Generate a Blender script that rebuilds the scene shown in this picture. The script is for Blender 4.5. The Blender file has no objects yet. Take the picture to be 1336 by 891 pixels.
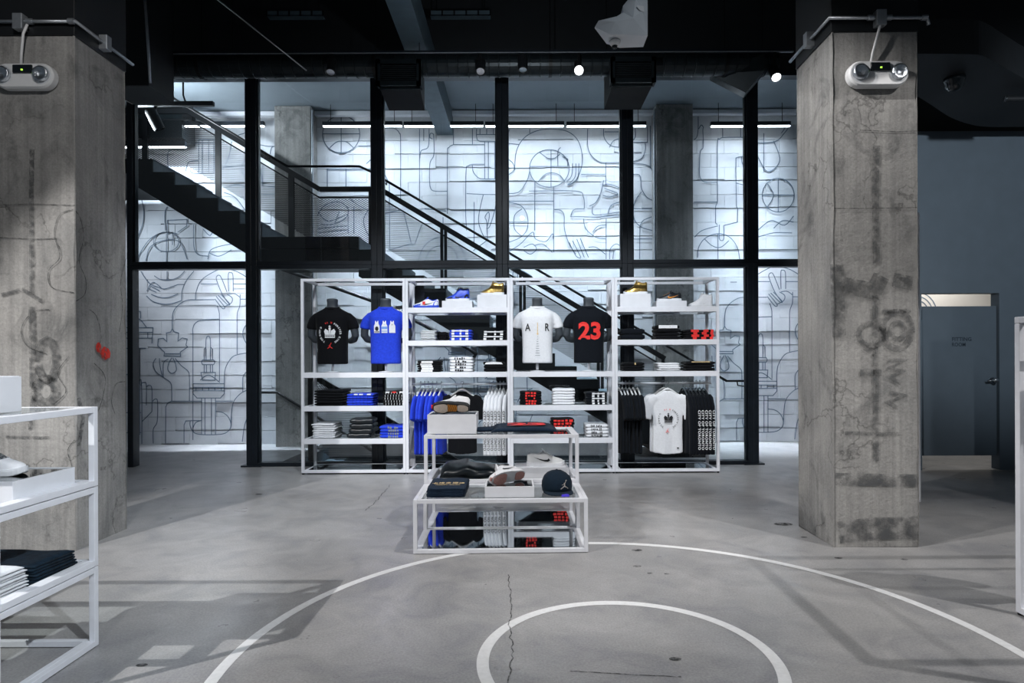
import bpy, bmesh, math, random
from mathutils import Vector, Matrix
random.seed(11)
SC = bpy.context.scene
COL = SC.collection
PI = math.pi

# ---------------------------------------------------------------- camera, world, exposure, store lamps, added fill lights
F, VX, VY, CZ, TH = 830.0, 682.0, 468.0, 1.37, math.radians(0.25)
cam_data = bpy.data.cameras.new('camera')
cam = bpy.data.objects.new('camera', cam_data)
COL.objects.link(cam)
cam.matrix_world = Matrix.Translation((0, 0, CZ)) @ Matrix.Rotation(PI/2, 4, 'X') @ Matrix.Rotation(-TH, 4, 'Z')
cam_data.sensor_width = 36
cam_data.lens = F/1336*36
cam_data.shift_x = -14/1336
cam_data.shift_y = 22.5/1336
cam_data.clip_start = 0.05
SC.camera = cam
SC.view_settings.view_transform = 'Standard'
SC.view_settings.look = 'None'
SC.view_settings.gamma = 1
SC.view_settings.use_curve_mapping = False
SC.view_settings.exposure = 0.35
SC.cycles.use_denoising = True
SC.cycles.max_bounces = 8
SC.cycles.transparent_max_bounces = 24
SC.cycles.caustics_reflective = False
SC.cycles.caustics_refractive = False
SC.cycles.sample_clamp_indirect = 6

world = bpy.data.worlds.new('store_dimness'); SC.world = world
world.use_nodes = True
world.node_tree.nodes['Background'].inputs[0].default_value = (0.34, 0.41, 0.48, 1)
world.node_tree.nodes['Background'].inputs[1].default_value = 0.13

def spot(name, loc, aim, power, size=60, blend=0.4, rad=0.05, col=(0.95, 0.97, 1.0)):
    d = bpy.data.lights.new(name, 'SPOT'); d.energy = power; d.spot_size = math.radians(size)
    d.spot_blend = blend; d.shadow_soft_size = rad; d.color = col
    o = bpy.data.objects.new(name, d); COL.objects.link(o)
    o.location = loc
    o.rotation_euler = (Vector(aim)-Vector(loc)).to_track_quat('-Z', 'Y').to_euler()
    return o
def area(name, loc, aim, power, sx, sy, col=(0.9, 0.95, 1.0), spread=180):
    d = bpy.data.lights.new(name, 'AREA'); d.shape = 'RECTANGLE'; d.size = sx; d.size_y = sy
    d.energy = power; d.color = col; d.spread = math.radians(spread)
    o = bpy.data.objects.new(name, d); COL.objects.link(o)
    o.location = loc
    o.rotation_euler = (Vector(aim)-Vector(loc)).to_track_quat('-Z', 'Y').to_euler()
    return o
WARM = (1.0, 0.97, 0.95); COOL = (0.88, 0.94, 1.0)
spot('track_spot_left', (-4.6, 0.6, 4.3), (-1.2, 4.1, 0), 780, 62, 0.25, 0.02, WARM)
spot('track_spot_table', (0.9, 3.8, 4.6), (-0.3, 5.0, 0.2), 300, 60, 0.6, 0.03, WARM)
spot('track_spot_floor', (1.2, 1.2, 4.6), (0.4, 3.4, 0), 90, 74, 0.9, 0.06, COOL)
spot('track_spot_aisle', (-1.4, 5.2, 4.9), (-2.6, 6.4, 0), 250, 66, 0.9, 0.06, COOL)
spot('track_spot_right', (4.6, 1.6, 4.4), (3.1, 3.2, 0), 360, 62, 0.5, 0.03, WARM)
spot('track_spot_column', (3.9, 2.6, 4.6), (2.5, 4.58, 1.2), 95, 54, 0.06, 0.02, WARM)
spot('track_spot_column_side', (0.4, 3.6, 4.4), (2.236, 4.9, 2.0), 250, 70, 0.7, 0.04, WARM)
spot('track_spot_left_column', (-1.6, 1.4, 4.6), (-3.5, 4.5, 2.1), 150, 80, 0.6, 0.03, WARM)
spot('rack_fill', (0.5, 0.8, 3.1), (-2.3, 2.8, 0.8), 400, 40, 0.5, 0.03, COOL)  # unseen fill added low at the right to brighten the left rack goods
spot('fitting_wall_fill', (4.4, 2.2, 3.6), (5.9, 7.7, 2.9), 420, 52, 0.7, 0.08, COOL)  # unseen fill added below canopy height to lift the blue wall
for sx in (-2.0, -0.75, 0.55, 1.8):
    spot('track_spot_shelf', (sx*0.9, 4.1, 4.9), (sx, 7.7, 1.35), 350, 42, 0.7, 0.04, COOL)
for sx, sz, ax, e in ((-4.6, 2.45, -5.0, 40), (-1.2, 5.2, -1.6, 150), (0.7, 5.2, 0.7, 150), (3.6, 5.2, 3.7, 165)):  # unseen spots added to brighten the lower mural wall
    spot('stairwell_fill', (sx, 8.75, sz), (ax, 10.4, 0.9 if sz > 3 else 1.6), e, 74 if sz > 3 else 120, 1.0, 0.06, (0.80, 0.89, 1.0))
spot('stairwell_fill', (-7.0, 8.9, 3.85), (-5.3, 10.34, 2.8), 120, 70, 0.9, 0.05, (0.80, 0.89, 1.0))  # added out of view to brighten the wall under the upper flight
spot('duct_fill', (0.0, 5.0, 3.9), (0.0, 7.5, 4.9), 60, 120, 1.0, 0.03, COOL)  # unseen upward spot, added in mid-air so the duct shows

# ---------------------------------------------------------------- helpers
def P(px, py, D):
    dx, dy = px-VX, py-VY
    return Vector(((dx-TH*dy)*D/F, D, CZ-(dy+TH*dx)*D/F))
def lin(c):
    c = c/255.0
    return c/12.92 if c <= 0.04045 else ((c+0.055)/1.055)**2.4
def rgb(r, g, b): return (lin(r), lin(g), lin(b), 1)

class MB:
    def __init__(s): s.v = []; s.f = []; s.m = []
    def add(s, vs, fs, m=0):
        o = len(s.v); s.v += [tuple(v) for v in vs]
        for f in fs: s.f.append([i+o for i in f]); s.m.append(m)
    def box(s, x0, x1, y0, y1, z0, z1, m=0, M=None):
        vs = [Vector(p) for p in ((x0,y0,z0),(x1,y0,z0),(x1,y1,z0),(x0,y1,z0),(x0,y0,z1),(x1,y0,z1),(x1,y1,z1),(x0,y1,z1))]
        if M is not None: vs = [M @ v for v in vs]
        s.add(vs, [(0,3,2,1),(4,5,6,7),(0,1,5,4),(1,2,6,5),(2,3,7,6),(3,0,4,7)], m)
    def hexa(s, a, b, m=0):                       # two quads of 4 points, bottom loop a / top loop b
        s.add(list(a)+list(b), [(0,3,2,1),(4,5,6,7),(0,1,5,4),(1,2,6,5),(2,3,7,6),(3,0,4,7)], m)
    def prism(s, poly, ax, lo, hi, m=0):          # polygon extruded along axis ax ('x','y','z')
        n = len(poly)
        def mk(p, t):
            if ax == 'y': return (p[0], t, p[1])
            if ax == 'x': return (t, p[0], p[1])
            return (p[0], p[1], t)
        vs = [mk(p, lo) for p in poly]+[mk(p, hi) for p in poly]
        fs = [tuple(range(n)), tuple(range(2*n-1, n-1, -1))]
        fs += [(i, i+n, (i+1) % n+n, (i+1) % n) for i in range(n)]
        s.add(vs, fs, m)
    def loft(s, rings, cap0=True, cap1=True, m=0):
        n = len(rings[0]); vs = [p for r in rings for p in r]; fs = []
        for k in range(len(rings)-1):
            for i in range(n):
                j = (i+1) % n
                fs.append((k*n+i, k*n+j, (k+1)*n+j, (k+1)*n+i))
        if cap0: fs.append(tuple(range(n-1, -1, -1)))
        if cap1: fs.append(tuple((len(rings)-1)*n+i for i in range(n)))
        s.add(vs, fs, m)
    def tube(s, pts, r, n=8, cap=True, m=0, closed=False):
        pts = [Vector(p) for p in pts]; N = len(pts)
        rs = r if isinstance(r, (list, tuple)) else [r]*N
        rings = []; up = None
        for i, p in enumerate(pts):
            t = (pts[min(i+1, N-1)]-pts[max(i-1, 0)])
            if t.length < 1e-9: t = Vector((0, 0, 1))
            t.normalize()
            if up is None:
                a = Vector((0, 0, 1)) if abs(t.z) < 0.9 else Vector((1, 0, 0))
                up = t.cross(a).normalized()
            up = (up-t*up.dot(t))
            if up.length < 1e-6: up = t.orthogonal()
            up.normalize(); b = t.cross(up)
            rings.append([p+(up*math.cos(2*PI*k/n)+b*math.sin(2*PI*k/n))*rs[i] for k in range(n)])
        s.loft(rings, cap, cap, m)
    def bar(s, a, b, w, h, m=0, up=(0, 0, 1)):     # rectangular bar from a to b
        a = Vector(a); b = Vector(b); t = (b-a).normalized(); u = Vector(up)
        sd = t.cross(u)
        if sd.length < 1e-6: sd = t.cross(Vector((0, 1, 0)))
        sd.normalize(); u = sd.cross(t).normalized()
        q = [(-1,-1),(1,-1),(1,1),(-1,1)]
        A = [a+sd*(w/2*i)+u*(h/2*j) for i, j in q]; B = [b+sd*(w/2*i)+u*(h/2*j) for i, j in q]
        s.hexa(A, B, m)
    def lathe(s, prof, n=20, c=(0,0,0), ax='z', m=0):
        rings = []
        for r, t in prof:
            ring = []
            for k in range(n):
                a = 2*PI*k/n; x, y = r*math.cos(a), r*math.sin(a)
                if ax == 'z': ring.append((c[0]+x, c[1]+y, c[2]+t))
                elif ax == 'y': ring.append((c[0]+x, c[1]+t, c[2]-y))
                else: ring.append((c[0]+t, c[1]+x, c[2]+y))
            rings.append(ring)
        s.loft(rings, True, True, m)
    def ribbon(s, pts, w, fn, m=0, closed=False):   # flat stroke in 2-D, fn maps (u, v) to 3-D
        pts = [Vector((p[0], p[1])) for p in pts]
        if closed: pts.append(pts[0])
        L = []; R = []; N = len(pts)
        for i, p in enumerate(pts):
            a = pts[i-1] if i else (pts[-2] if closed else p); b = pts[i+1] if i < N-1 else (pts[1] if closed else p)
            d1 = (p-a); d2 = (b-p)
            d1 = d1.normalized() if d1.length > 1e-9 else None; d2 = d2.normalized() if d2.length > 1e-9 else None
            if d1 is None: d1 = d2
            if d2 is None: d2 = d1
            if d1 is None: continue
            t = d1+d2
            if t.length < 1e-6: t = d1
            t.normalize(); nrm = Vector((-t.y, t.x)); k = 1/max(0.5, nrm.dot(Vector((-d1.y, d1.x))))
            L.append(p+nrm*w/2*k); R.append(p-nrm*w/2*k)
        vs = [fn(q.x, q.y) for q in L]+[fn(q.x, q.y) for q in R]; n = len(L)
        s.add(vs, [(i, i+1, n+i+1, n+i) for i in range(n-1)], m)
    def poly2(s, pts, fn, m=0): s.add([fn(*p) for p in pts], [tuple(range(len(pts)))], m)
    def xf(s, M): s.v = [tuple(M @ Vector(v)) for v in s.v]; return s
    def mesh(s, name, mats, smooth=False):
        me = bpy.data.meshes.new(name); me.from_pydata(s.v, [], s.f)
        for m in (mats if isinstance(mats, (list, tuple)) else [mats]): me.materials.append(m)
        for p, mi in zip(me.polygons, s.m): p.material_index = mi; p.use_smooth = smooth
        bm = bmesh.new(); bm.from_mesh(me); bmesh.ops.recalc_face_normals(bm, faces=bm.faces); bm.to_mesh(me); bm.free()
        return me
    def build(s, name, mats, parent=None, smooth=False, bevel=0, loc=None, remesh=0, sub=0, seg=2):
        o = bpy.data.objects.new(name, s.mesh(name, mats, smooth)); COL.objects.link(o)
        if parent is not None: o.parent = parent
        if loc is not None: o.location = loc
        if bevel:
            b = o.modifiers.new('bevel', 'BEVEL'); b.width = bevel; b.segments = seg; b.limit_method = 'ANGLE'
        if remesh:
            r = o.modifiers.new('remesh', 'REMESH'); r.mode = 'VOXEL'; r.voxel_size = remesh; r.use_smooth_shade = True
            k = o.modifiers.new('smooth', 'SMOOTH'); k.iterations = 4; k.factor = 0.5
        if sub:
            u = o.modifiers.new('sub', 'SUBSURF'); u.levels = sub; u.render_levels = sub
        return o

def thing(name, label, cat, loc=(0,0,0), rz=0, group=None):
    o = bpy.data.objects.new(name, None); COL.objects.link(o)
    o.location = loc; o.rotation_euler = (0, 0, rz); o.empty_display_size = 0.1
    return tag(o, label, cat, group)
def tag(o, label=None, cat=None, group=None, kind=None):
    if label: o['label'] = label
    if cat: o['category'] = cat
    if group: o['group'] = group
    if kind: o['kind'] = kind
    return o
def dup(o, parent=None):
    c = o.copy(); COL.objects.link(c)
    if parent is not None: c.parent = parent
    for ch in list(o.children): dup(ch, c)
    return c
def catmull(pts, k=6, closed=False):
    P0 = [Vector((p[0], p[1])) for p in pts]; out = []; n = len(P0)
    rng = range(n if closed else n-1)
    for i in rng:
        if closed: a, b, c, d = P0[i-1], P0[i], P0[(i+1) % n], P0[(i+2) % n]
        else: a, b, c, d = P0[max(i-1, 0)], P0[i], P0[i+1], P0[min(i+2, n-1)]
        for j in range(k):
            t = j/k
            out.append(0.5*((2*b)+(c-a)*t+(2*a-5*b+4*c-d)*t*t+(3*b-a-3*c+d)*t**3))
    if not closed: out.append(P0[-1])
    return [(v.x, v.y) for v in out]
def circ(cx, cy, rx, ry=None, a0=0, a1=360, n=32):
    ry = rx if ry is None else ry
    return [(cx+rx*math.cos(math.radians(a0+(a1-a0)*i/n)), cy+ry*math.sin(math.radians(a0+(a1-a0)*i/n))) for i in range(n+1)]
def interp(tab, x):
    if x <= tab[0][0]: return tab[0][1]
    for (a, va), (b, vb) in zip(tab, tab[1:]):
        if x <= b: return va+(vb-va)*(x-a)/(b-a)
    return tab[-1][1]
def sring(cx, cy, cz, a, b, n=28, e=2.6):
    out = []
    for k in range(n):
        t = 2*PI*k/n; c, s_ = math.cos(t), math.sin(t)
        out.append((cx+a*math.copysign(abs(c)**(2/e), c), cy+b*math.copysign(abs(s_)**(2/e), s_), cz))
    return out
_txt = {}
def text2d(body, bold=0.0, spacing=1.0):
    key = (body, bold, spacing)
    if key not in _txt:
        cu = bpy.data.curves.new('lettering', 'FONT'); cu.body = body; cu.size = 1; cu.offset = bold; cu.space_character = spacing
        cu.resolution_u = 3; cu.align_x = 'CENTER'; cu.align_y = 'CENTER'; cu.fill_mode = 'FRONT'
        ob = bpy.data.objects.new('lettering', cu); COL.objects.link(ob)
        bpy.context.view_layer.update()
        me = bpy.data.meshes.new_from_object(ob.evaluated_get(bpy.context.evaluated_depsgraph_get()))
        vs = [(v.co.x, v.co.y) for v in me.vertices]; fs = [tuple(p.vertices) for p in me.polygons]
        COL.objects.unlink(ob); bpy.data.objects.remove(ob); bpy.data.curves.remove(cu); bpy.data.meshes.remove(me)
        if vs:
            mx = (min(v[0] for v in vs)+max(v[0] for v in vs))/2; my = (min(v[1] for v in vs)+max(v[1] for v in vs))/2
            vs = [(v[0]-mx, v[1]-my) for v in vs]
        _txt[key] = (vs, fs)
    return _txt[key]
def put_text(mb, body, cx, cy, size, fn, rot=0, bold=0.0, width=None, spacing=1.0, m=0):
    vs, fs = text2d(body, bold, spacing)
    if not vs: return
    w = max(v[0] for v in vs)-min(v[0] for v in vs); h = max(v[1] for v in vs)-min(v[1] for v in vs)
    sy = size/h; sx = width/w if width else sy
    c, s_ = math.cos(rot), math.sin(rot)
    out = []
    for x, y in vs:
        x *= sx; y *= sy
        out.append(fn(cx+x*c-y*s_, cy+x*s_+y*c))
    mb.add(out, fs, m)

# ---------------------------------------------------------------- materials
def nt(name):
    m = bpy.data.materials.new(name); m.use_nodes = True
    t = m.node_tree; return m, t, t.nodes['Principled BSDF']
def mat(name, col, rough=0.5, metal=0.0, var=0.08, scale=30, bump=0.0, spec=0.5, sheen=0.0, stretch=(1,1,1), emit=None, estr=0):
    m, t, b = nt(name); N = t.nodes; L = t.links
    b.inputs['Roughness'].default_value = rough; b.inputs['Metallic'].default_value = metal
    b.inputs['Specular IOR Level'].default_value = spec
    if sheen: b.inputs['Sheen Weight'].default_value = sheen
    tc = N.new('ShaderNodeTexCoord'); mp = N.new('ShaderNodeMapping'); mp.inputs['Scale'].default_value = stretch
    L.new(tc.outputs['Object'], mp.inputs['Vector'])
    nz = N.new('ShaderNodeTexNoise'); nz.inputs['Scale'].default_value = scale; nz.inputs['Detail'].default_value = 5
    L.new(mp.outputs['Vector'], nz.inputs['Vector'])
    cr = N.new('ShaderNodeValToRGB')
    lo = [max(0, c*(1-var)) for c in col[:3]]+[1]; hi = [min(1, c*(1+var)) for c in col[:3]]+[1]
    cr.color_ramp.elements[0].position = 0.3; cr.color_ramp.elements[0].color = lo
    cr.color_ramp.elements[1].position = 0.7; cr.color_ramp.elements[1].color = hi
    L.new(nz.outputs['Fac'], cr.inputs['Fac']); L.new(cr.outputs['Color'], b.inputs['Base Color'])
    if bump:
        bp = N.new('ShaderNodeBump'); bp.inputs['Strength'].default_value = bump; bp.inputs['Distance'].default_value = 0.01
        L.new(nz.outputs['Fac'], bp.inputs['Height']); L.new(bp.outputs['Normal'], b.inputs['Normal'])
    if emit:
        b.inputs['Emission Color'].default_value = emit; b.inputs['Emission Strength'].default_value = estr
    return m
def cloth(name, col, rough=0.85, var=0.12):
    return mat(name, col, rough, 0, var, 45, 0.25, 0.15, 0.04)
def glass(name, tint=(1,1,1,1), ior=1.5, gl_rough=0.0, extra=0.0):
    m = bpy.data.materials.new(name); m.use_nodes = True; t = m.node_tree; N = t.nodes; L = t.links
    N.remove(N['Principled BSDF'])
    fr = N.new('ShaderNodeFresnel'); fr.inputs['IOR'].default_value = ior
    tr = N.new('ShaderNodeBsdfTransparent'); tr.inputs['Color'].default_value = tint
    gl = N.new('ShaderNodeBsdfGlossy'); gl.inputs['Roughness'].default_value = gl_rough; gl.inputs['Color'].default_value = (0.95, 0.98, 1, 1)
    mx = N.new('ShaderNodeMixShader')
    ad = N.new('ShaderNodeMath'); ad.operation = 'ADD'; ad.inputs[1].default_value = extra; ad.use_clamp = True
    ge = N.new('ShaderNodeNewGeometry'); fs = N.new('ShaderNodeMath'); fs.operation = 'SUBTRACT'; fs.inputs[0].default_value = 1.0
    L.new(ge.outputs['Backfacing'], fs.inputs[1])
    mu = N.new('ShaderNodeMath'); mu.operation = 'MULTIPLY'
    L.new(fr.outputs[0], ad.inputs[0]); L.new(ad.outputs[0], mu.inputs[0]); L.new(fs.outputs[0], mu.inputs[1]); L.new(mu.outputs[0], mx.inputs['Fac'])
    L.new(tr.outputs[0], mx.inputs[1]); L.new(gl.outputs[0], mx.inputs[2]); L.new(mx.outputs[0], N['Material Output'].inputs['Surface'])
    return m
def ramp(N, els):
    cr = N.new('ShaderNodeValToRGB'); e = cr.color_ramp.elements
    while len(e) < len(els): e.new(0.5)
    for q, (p, c) in zip(e, els): q.position = p; q.color = c if len(c) == 4 else (*c, 1)
    return cr
def mixc(N, L, fac, a, b, mode='MIX'):
    mx = N.new('ShaderNodeMix'); mx.data_type = 'RGBA'; mx.blend_type = mode
    for sock, v in ((mx.inputs['Factor'], fac), (mx.inputs[6], a), (mx.inputs[7], b)):
        if hasattr(v, 'links') or hasattr(v, 'is_linked'): L.new(v, sock)
        else: sock.default_value = v
    return mx.outputs[2]
def noise(N, L, vec, scale, detail=6, rough=0.55, dist=0.0):
    n = N.new('ShaderNodeTexNoise'); n.inputs['Scale'].default_value = scale; n.inputs['Detail'].default_value = detail
    n.inputs['Roughness'].default_value = rough; n.inputs['Distortion'].default_value = dist
    L.new(vec, n.inputs['Vector']); return n.outputs['Fac']
def mapped(N, L, tc, scale, loc=(0,0,0)):
    mp = N.new('ShaderNodeMapping'); mp.inputs['Scale'].default_value = scale; mp.inputs['Location'].default_value = loc
    L.new(tc, mp.inputs['Vector']); return mp.outputs['Vector']

def floor_material():
    m, t, b = nt('polished_concrete'); N = t.nodes; L = t.links
    tc = N.new('ShaderNodeTexCoord').outputs['Object']
    big = ramp(N, [(0.3, rgb(150,150,151)), (0.55, rgb(168,167,167)), (0.75, rgb(178,177,176))])
    L.new(noise(N, L, tc, 0.9, 5, 0.6, 0.6), big.inputs['Fac'])
    fine = ramp(N, [(0.35, (0.72,)*3), (0.65, (1.10,)*3)])
    L.new(noise(N, L, tc, 90, 3, 0.7), fine.inputs['Fac'])
    c = mixc(N, L, 0.8, big.outputs['Color'], fine.outputs['Color'], 'MULTIPLY')
    blot = ramp(N, [(0.33, (0.70, 0.71, 0.74)), (0.5, (0.9,)*3), (0.66, (1.04,)*3)])
    L.new(noise(N, L, mapped(N, L, tc, (1, 1, 1), (4, 9, 0)), 2.6, 8, 0.6, 1.2), blot.inputs['Fac'])
    c = mixc(N, L, 0.85, c, blot.outputs['Color'], 'MULTIPLY')
    spots = ramp(N, [(0.0, (0.45,)*3), (0.012, (0.6,)*3), (0.026, (1, 1, 1))])
    v = N.new('ShaderNodeTexVoronoi'); v.inputs['Scale'].default_value = 1.15; v.inputs['Randomness'].default_value = 1
    L.new(mapped(N, L, tc, (1, 1.5, 1), (0.3, 0.1, 0)), v.inputs['Vector'])
    L.new(v.outputs['Distance'], spots.inputs['Fac'])
    c = mixc(N, L, 0.8, c, spots.outputs['Color'], 'MULTIPLY')
    L.new(c, b.inputs['Base Color'])
    rr = ramp(N, [(0.3, (0.27,)*3), (0.7, (0.42,)*3)]); L.new(noise(N, L, tc, 3, 4), rr.inputs['Fac'])
    L.new(rr.outputs['Color'], b.inputs['Roughness']); b.inputs['Specular IOR Level'].default_value = 0.45
    return m
def column_material(name, seed):
    m, t, b = nt(name); N = t.nodes; L = t.links
    tc = N.new('ShaderNodeTexCoord').outputs['Object']
    base = ramp(N, [(0.25, rgb(130,131,131)), (0.5, rgb(160,159,157)), (0.8, rgb(186,184,181))])
    L.new(noise(N, L, mapped(N, L, tc, (1, 1, 0.6), (seed, 0, seed)), 2.2, 8, 0.62, 0.5), base.inputs['Fac'])
    st = ramp(N, [(0.3, (0.72, 0.72, 0.72)), (0.65, (1.08, 1.08, 1.07))])
    L.new(noise(N, L, mapped(N, L, tc, (26, 26, 0.5), (0, 0, seed)), 1.0, 5, 0.6), st.inputs['Fac'])
    c = mixc(N, L, 0.8, base.outputs['Color'], st.outputs['Color'], 'MULTIPLY')
    fine = ramp(N, [(0.3, (0.72,)*3), (0.6, (1.05,)*3)]); L.new(noise(N, L, tc, 60, 6, 0.75), fine.inputs['Fac'])
    c = mixc(N, L, 0.75, c, fine.outputs['Color'], 'MULTIPLY')
    stain = ramp(N, [(0.33, (0.5, 0.51, 0.52)), (0.47, (0.95,)*3), (1, (1,)*3)])
    L.new(noise(N, L, mapped(N, L, tc, (1, 1, 0.8), (seed*2, 3, 1)), 3.3, 9, 0.66, 0.9), stain.inputs['Fac'])
    c = mixc(N, L, 0.8, c, stain.outputs['Color'], 'MULTIPLY')
    # old render patches with eroded rims
    warp = N.new('ShaderNodeTexNoise'); warp.inputs['Scale'].default_value = 5; warp.inputs['Detail'].default_value = 6
    L.new(tc, warp.inputs['Vector'])
    vm = N.new('ShaderNodeVectorMath'); vm.operation = 'MULTIPLY_ADD'; vm.inputs[1].default_value = (0.5, 0.5, 0.5)
    L.new(warp.outputs['Color'], vm.inputs[0]); L.new(mapped(N, L, tc, (1, 1, 0.75), (seed, 1, 0)), vm.inputs[2])
    v = N.new('ShaderNodeTexVoronoi'); v.feature = 'DISTANCE_TO_EDGE'; v.inputs['Scale'].default_value = 1.6
    L.new(vm.outputs['Vector'], v.inputs['Vector'])
    crk = ramp(N, [(0.0, (0.5,)*3), (0.008, (0.78,)*3), (0.02, (1,)*3)]); L.new(v.outputs['Distance'], crk.inputs['Fac'])
    msk = ramp(N, [(0.48, (0,)*3), (0.58, (1,)*3)]); L.new(noise(N, L, mapped(N, L, tc, (1,1,1), (7, seed, 2)), 1.4, 4), msk.inputs['Fac'])
    c = mixc(N, L, msk.outputs['Color'], c, mixc(N, L, 1.0, c, crk.outputs['Color'], 'MULTIPLY'))
    L.new(c, b.inputs['Base Color'])
    b.inputs['Roughness'].default_value = 0.85; b.inputs['Specular IOR Level'].default_value = 0.25
    bp = N.new('ShaderNodeBump'); bp.inputs['Strength'].default_value = 0.45; bp.inputs['Distance'].default_value = 0.02
    L.new(noise(N, L, tc, 22, 9, 0.7), bp.inputs['Height']); L.new(bp.outputs['Normal'], b.inputs['Normal'])
    return m
def smudge(name, col, lo=0.38, hi=0.56, scale=16):
    m, t, b = nt(name); N = t.nodes; L = t.links
    b.inputs['Base Color'].default_value = col; b.inputs['Roughness'].default_value = 0.9
    tc = N.new('ShaderNodeTexCoord').outputs['Object']
    r = ramp(N, [(lo, (0,)*3), (hi, (0.85,)*3)]); L.new(noise(N, L, tc, scale, 6, 0.65), r.inputs['Fac'])
    L.new(r.outputs['Color'], b.inputs['Alpha']); return m
def block_material():
    m, t, b = nt('painted_block'); N = t.nodes; L = t.links
    tc = N.new('ShaderNodeTexCoord').outputs['Object']
    c1 = ramp(N, [(0.35, rgb(206,209,214)), (0.65, rgb(222,224,228))]); L.new(noise(N, L, tc, 2.5, 6), c1.inputs['Fac'])
    L.new(c1.outputs['Color'], b.inputs['Base Color']); b.inputs['Roughness'].default_value = 0.6
    bp = N.new('ShaderNodeBump'); bp.inputs['Strength'].default_value = 0.25; bp.inputs['Distance'].default_value = 0.01
    L.new(noise(N, L, tc, 28, 6, 0.6), bp.inputs['Height']); L.new(bp.outputs['Normal'], b.inputs['Normal'])
    return m

def worn_print():
    m, t, b = nt('worn_red_print'); N = t.nodes; L = t.links
    tc = N.new('ShaderNodeTexCoord').outputs['Object']
    r = ramp(N, [(0.30, rgb(30,26,30)), (0.36, rgb(236,52,46)), (0.8, rgb(226,40,38))]); L.new(noise(N, L, tc, 38, 5, 0.7, 0.5), r.inputs['Fac'])
    L.new(r.outputs['Color'], b.inputs['Base Color']); b.inputs['Roughness'].default_value = 0.7
    return m
M = {}
M['floor'] = floor_material(); M['line'] = mat('white_floor_paint', rgb(226,227,228), 0.5, 0, 0.06, 40)
M['block'] = block_material(); M['mural'] = mat('mural_paint', rgb(96,112,130), 0.6, 0, 0.15, 8)
M['col'] = column_material('raw_concrete', 2.0); M['col2'] = column_material('raw_concrete_stained', 5.3)
M['pil'] = column_material('grey_concrete', 9.1)
M['black'] = mat('black_paint', rgb(14,18,22), 0.55, 0, 0.2, 6); M['steel'] = mat('black_steel', rgb(6,8,11), 0.45, 0.05, 0.25, 14, 0, 0.3)
M['frame'] = mat('charcoal_frame', rgb(24,31,39), 0.36, 0.2, 0.2, 10)
M['duct'] = mat('painted_duct', rgb(28,36,40), 0.38, 0.5, 0.25, 9)
M['tread'] = mat('folded_steel', rgb(70,86,95), 0.5, 0.2, 0.15, 8)
M['white'] = mat('white_powder_coat', rgb(226,228,234), 0.4, 0, 0.03, 20)
M['acryl'] = mat('white_acrylic', rgb(224,226,231), 0.35, 0, 0.03, 12)
M['mirror'] = mat('grey_mirror', rgb(150,156,160), 0.03, 1.0, 0.02, 5)
M['glass'] = glass('clear_glass', (0.93, 0.96, 0.97, 1), 1.5, 0.0, 0.03)
M['shelfglass'] = glass('shelf_glass', (0.95, 0.97, 0.97, 1), 1.5, 0.02, 0.02)
M['bluewall'] = mat('blue_grey_paint', rgb(94,107,118), 0.55, 0, 0.05, 6)
M['chrome'] = mat('brushed_chrome', rgb(200,206,212), 0.22, 1.0, 0.05, 20)
M['galv'] = mat('galvanised_conduit', rgb(170,176,182), 0.38, 0.7, 0.1, 30)
M['whiteplastic'] = mat('white_plastic', rgb(222,224,226), 0.4, 0, 0.03, 20)
M['lens'] = glass('clear_lens', (0.94,0.96,0.98,1), 1.45, 0.02, 0.08)
M['reflector'] = mat('lamp_reflector', rgb(225,228,232), 0.3, 1.0, 0.15, 60, 0.5)
M['manq'] = mat('charcoal_mannequin', rgb(62,68,74), 0.45, 0, 0.08, 8)
M['k'] = cloth('black_jersey', rgb(9,11,15)); M['k2'] = cloth('washed_black_jersey', rgb(12,17,24))
M['w'] = cloth('white_jersey', rgb(226,228,232), 0.85, 0.04); M['g'] = cloth('light_grey_jersey', rgb(196,200,204), 0.85, 0.05)
M['b'] = cloth('royal_blue_jersey', rgb(40,68,206)); M['n'] = cloth('navy_jersey', rgb(26,42,60))
M['plaid'] = cloth('dark_teal_plaid', rgb(18,36,50), 0.8, 0.55)
M['jacket'] = mat('black_coated_fabric', rgb(14,22,28), 0.32, 0, 0.3, 12, 0.3)
M['pw'] = mat('white_print', rgb(230,232,235), 0.7, 0, 0.04, 40); M['pk'] = mat('black_print', rgb(22,24,28), 0.7, 0, 0.1, 40)
M['worn'] = worn_print(); M['pr'] = mat('red_print', rgb(232,48,44), 0.6, 0, 0.18, 60); M['pg'] = mat('gold_print', rgb(228,200,146), 0.5, 0.0, 0.2, 60)
M['pgrey'] = mat('grey_print', rgb(120,128,134), 0.7, 0, 0.1, 40); M['plb'] = mat('pale_blue_print', rgb(120,160,225), 0.7, 0, 0.1, 40)
M['gold'] = mat('metallic_gold', rgb(190,158,92), 0.3, 0.85, 0.3, 30, 0.4)
M['rub_w'] = mat('white_rubber', rgb(226,228,232), 0.5, 0, 0.04, 30); M['rub_k'] = mat('black_rubber', rgb(24,27,30), 0.55, 0, 0.2, 30)
M['rub_p'] = mat('pink_gum_rubber', rgb(196,148,140), 0.6, 0, 0.12, 80, 0.3); M['rub_c'] = mat('cream_rubber', rgb(220,205,192), 0.6, 0, 0.08, 60, 0.2)
M['lea_w'] = mat('white_leather', rgb(230,231,235), 0.45, 0, 0.04, 40, 0.1); M['lea_k'] = mat('black_leather', rgb(20,24,30), 0.4, 0, 0.2, 40, 0.1)
M['lea_b'] = mat('blue_leather', rgb(36,76,214), 0.4, 0, 0.15, 40, 0.1); M['orange'] = mat('orange_trim', rgb(232,150,50), 0.5, 0, 0.2, 60)
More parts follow.
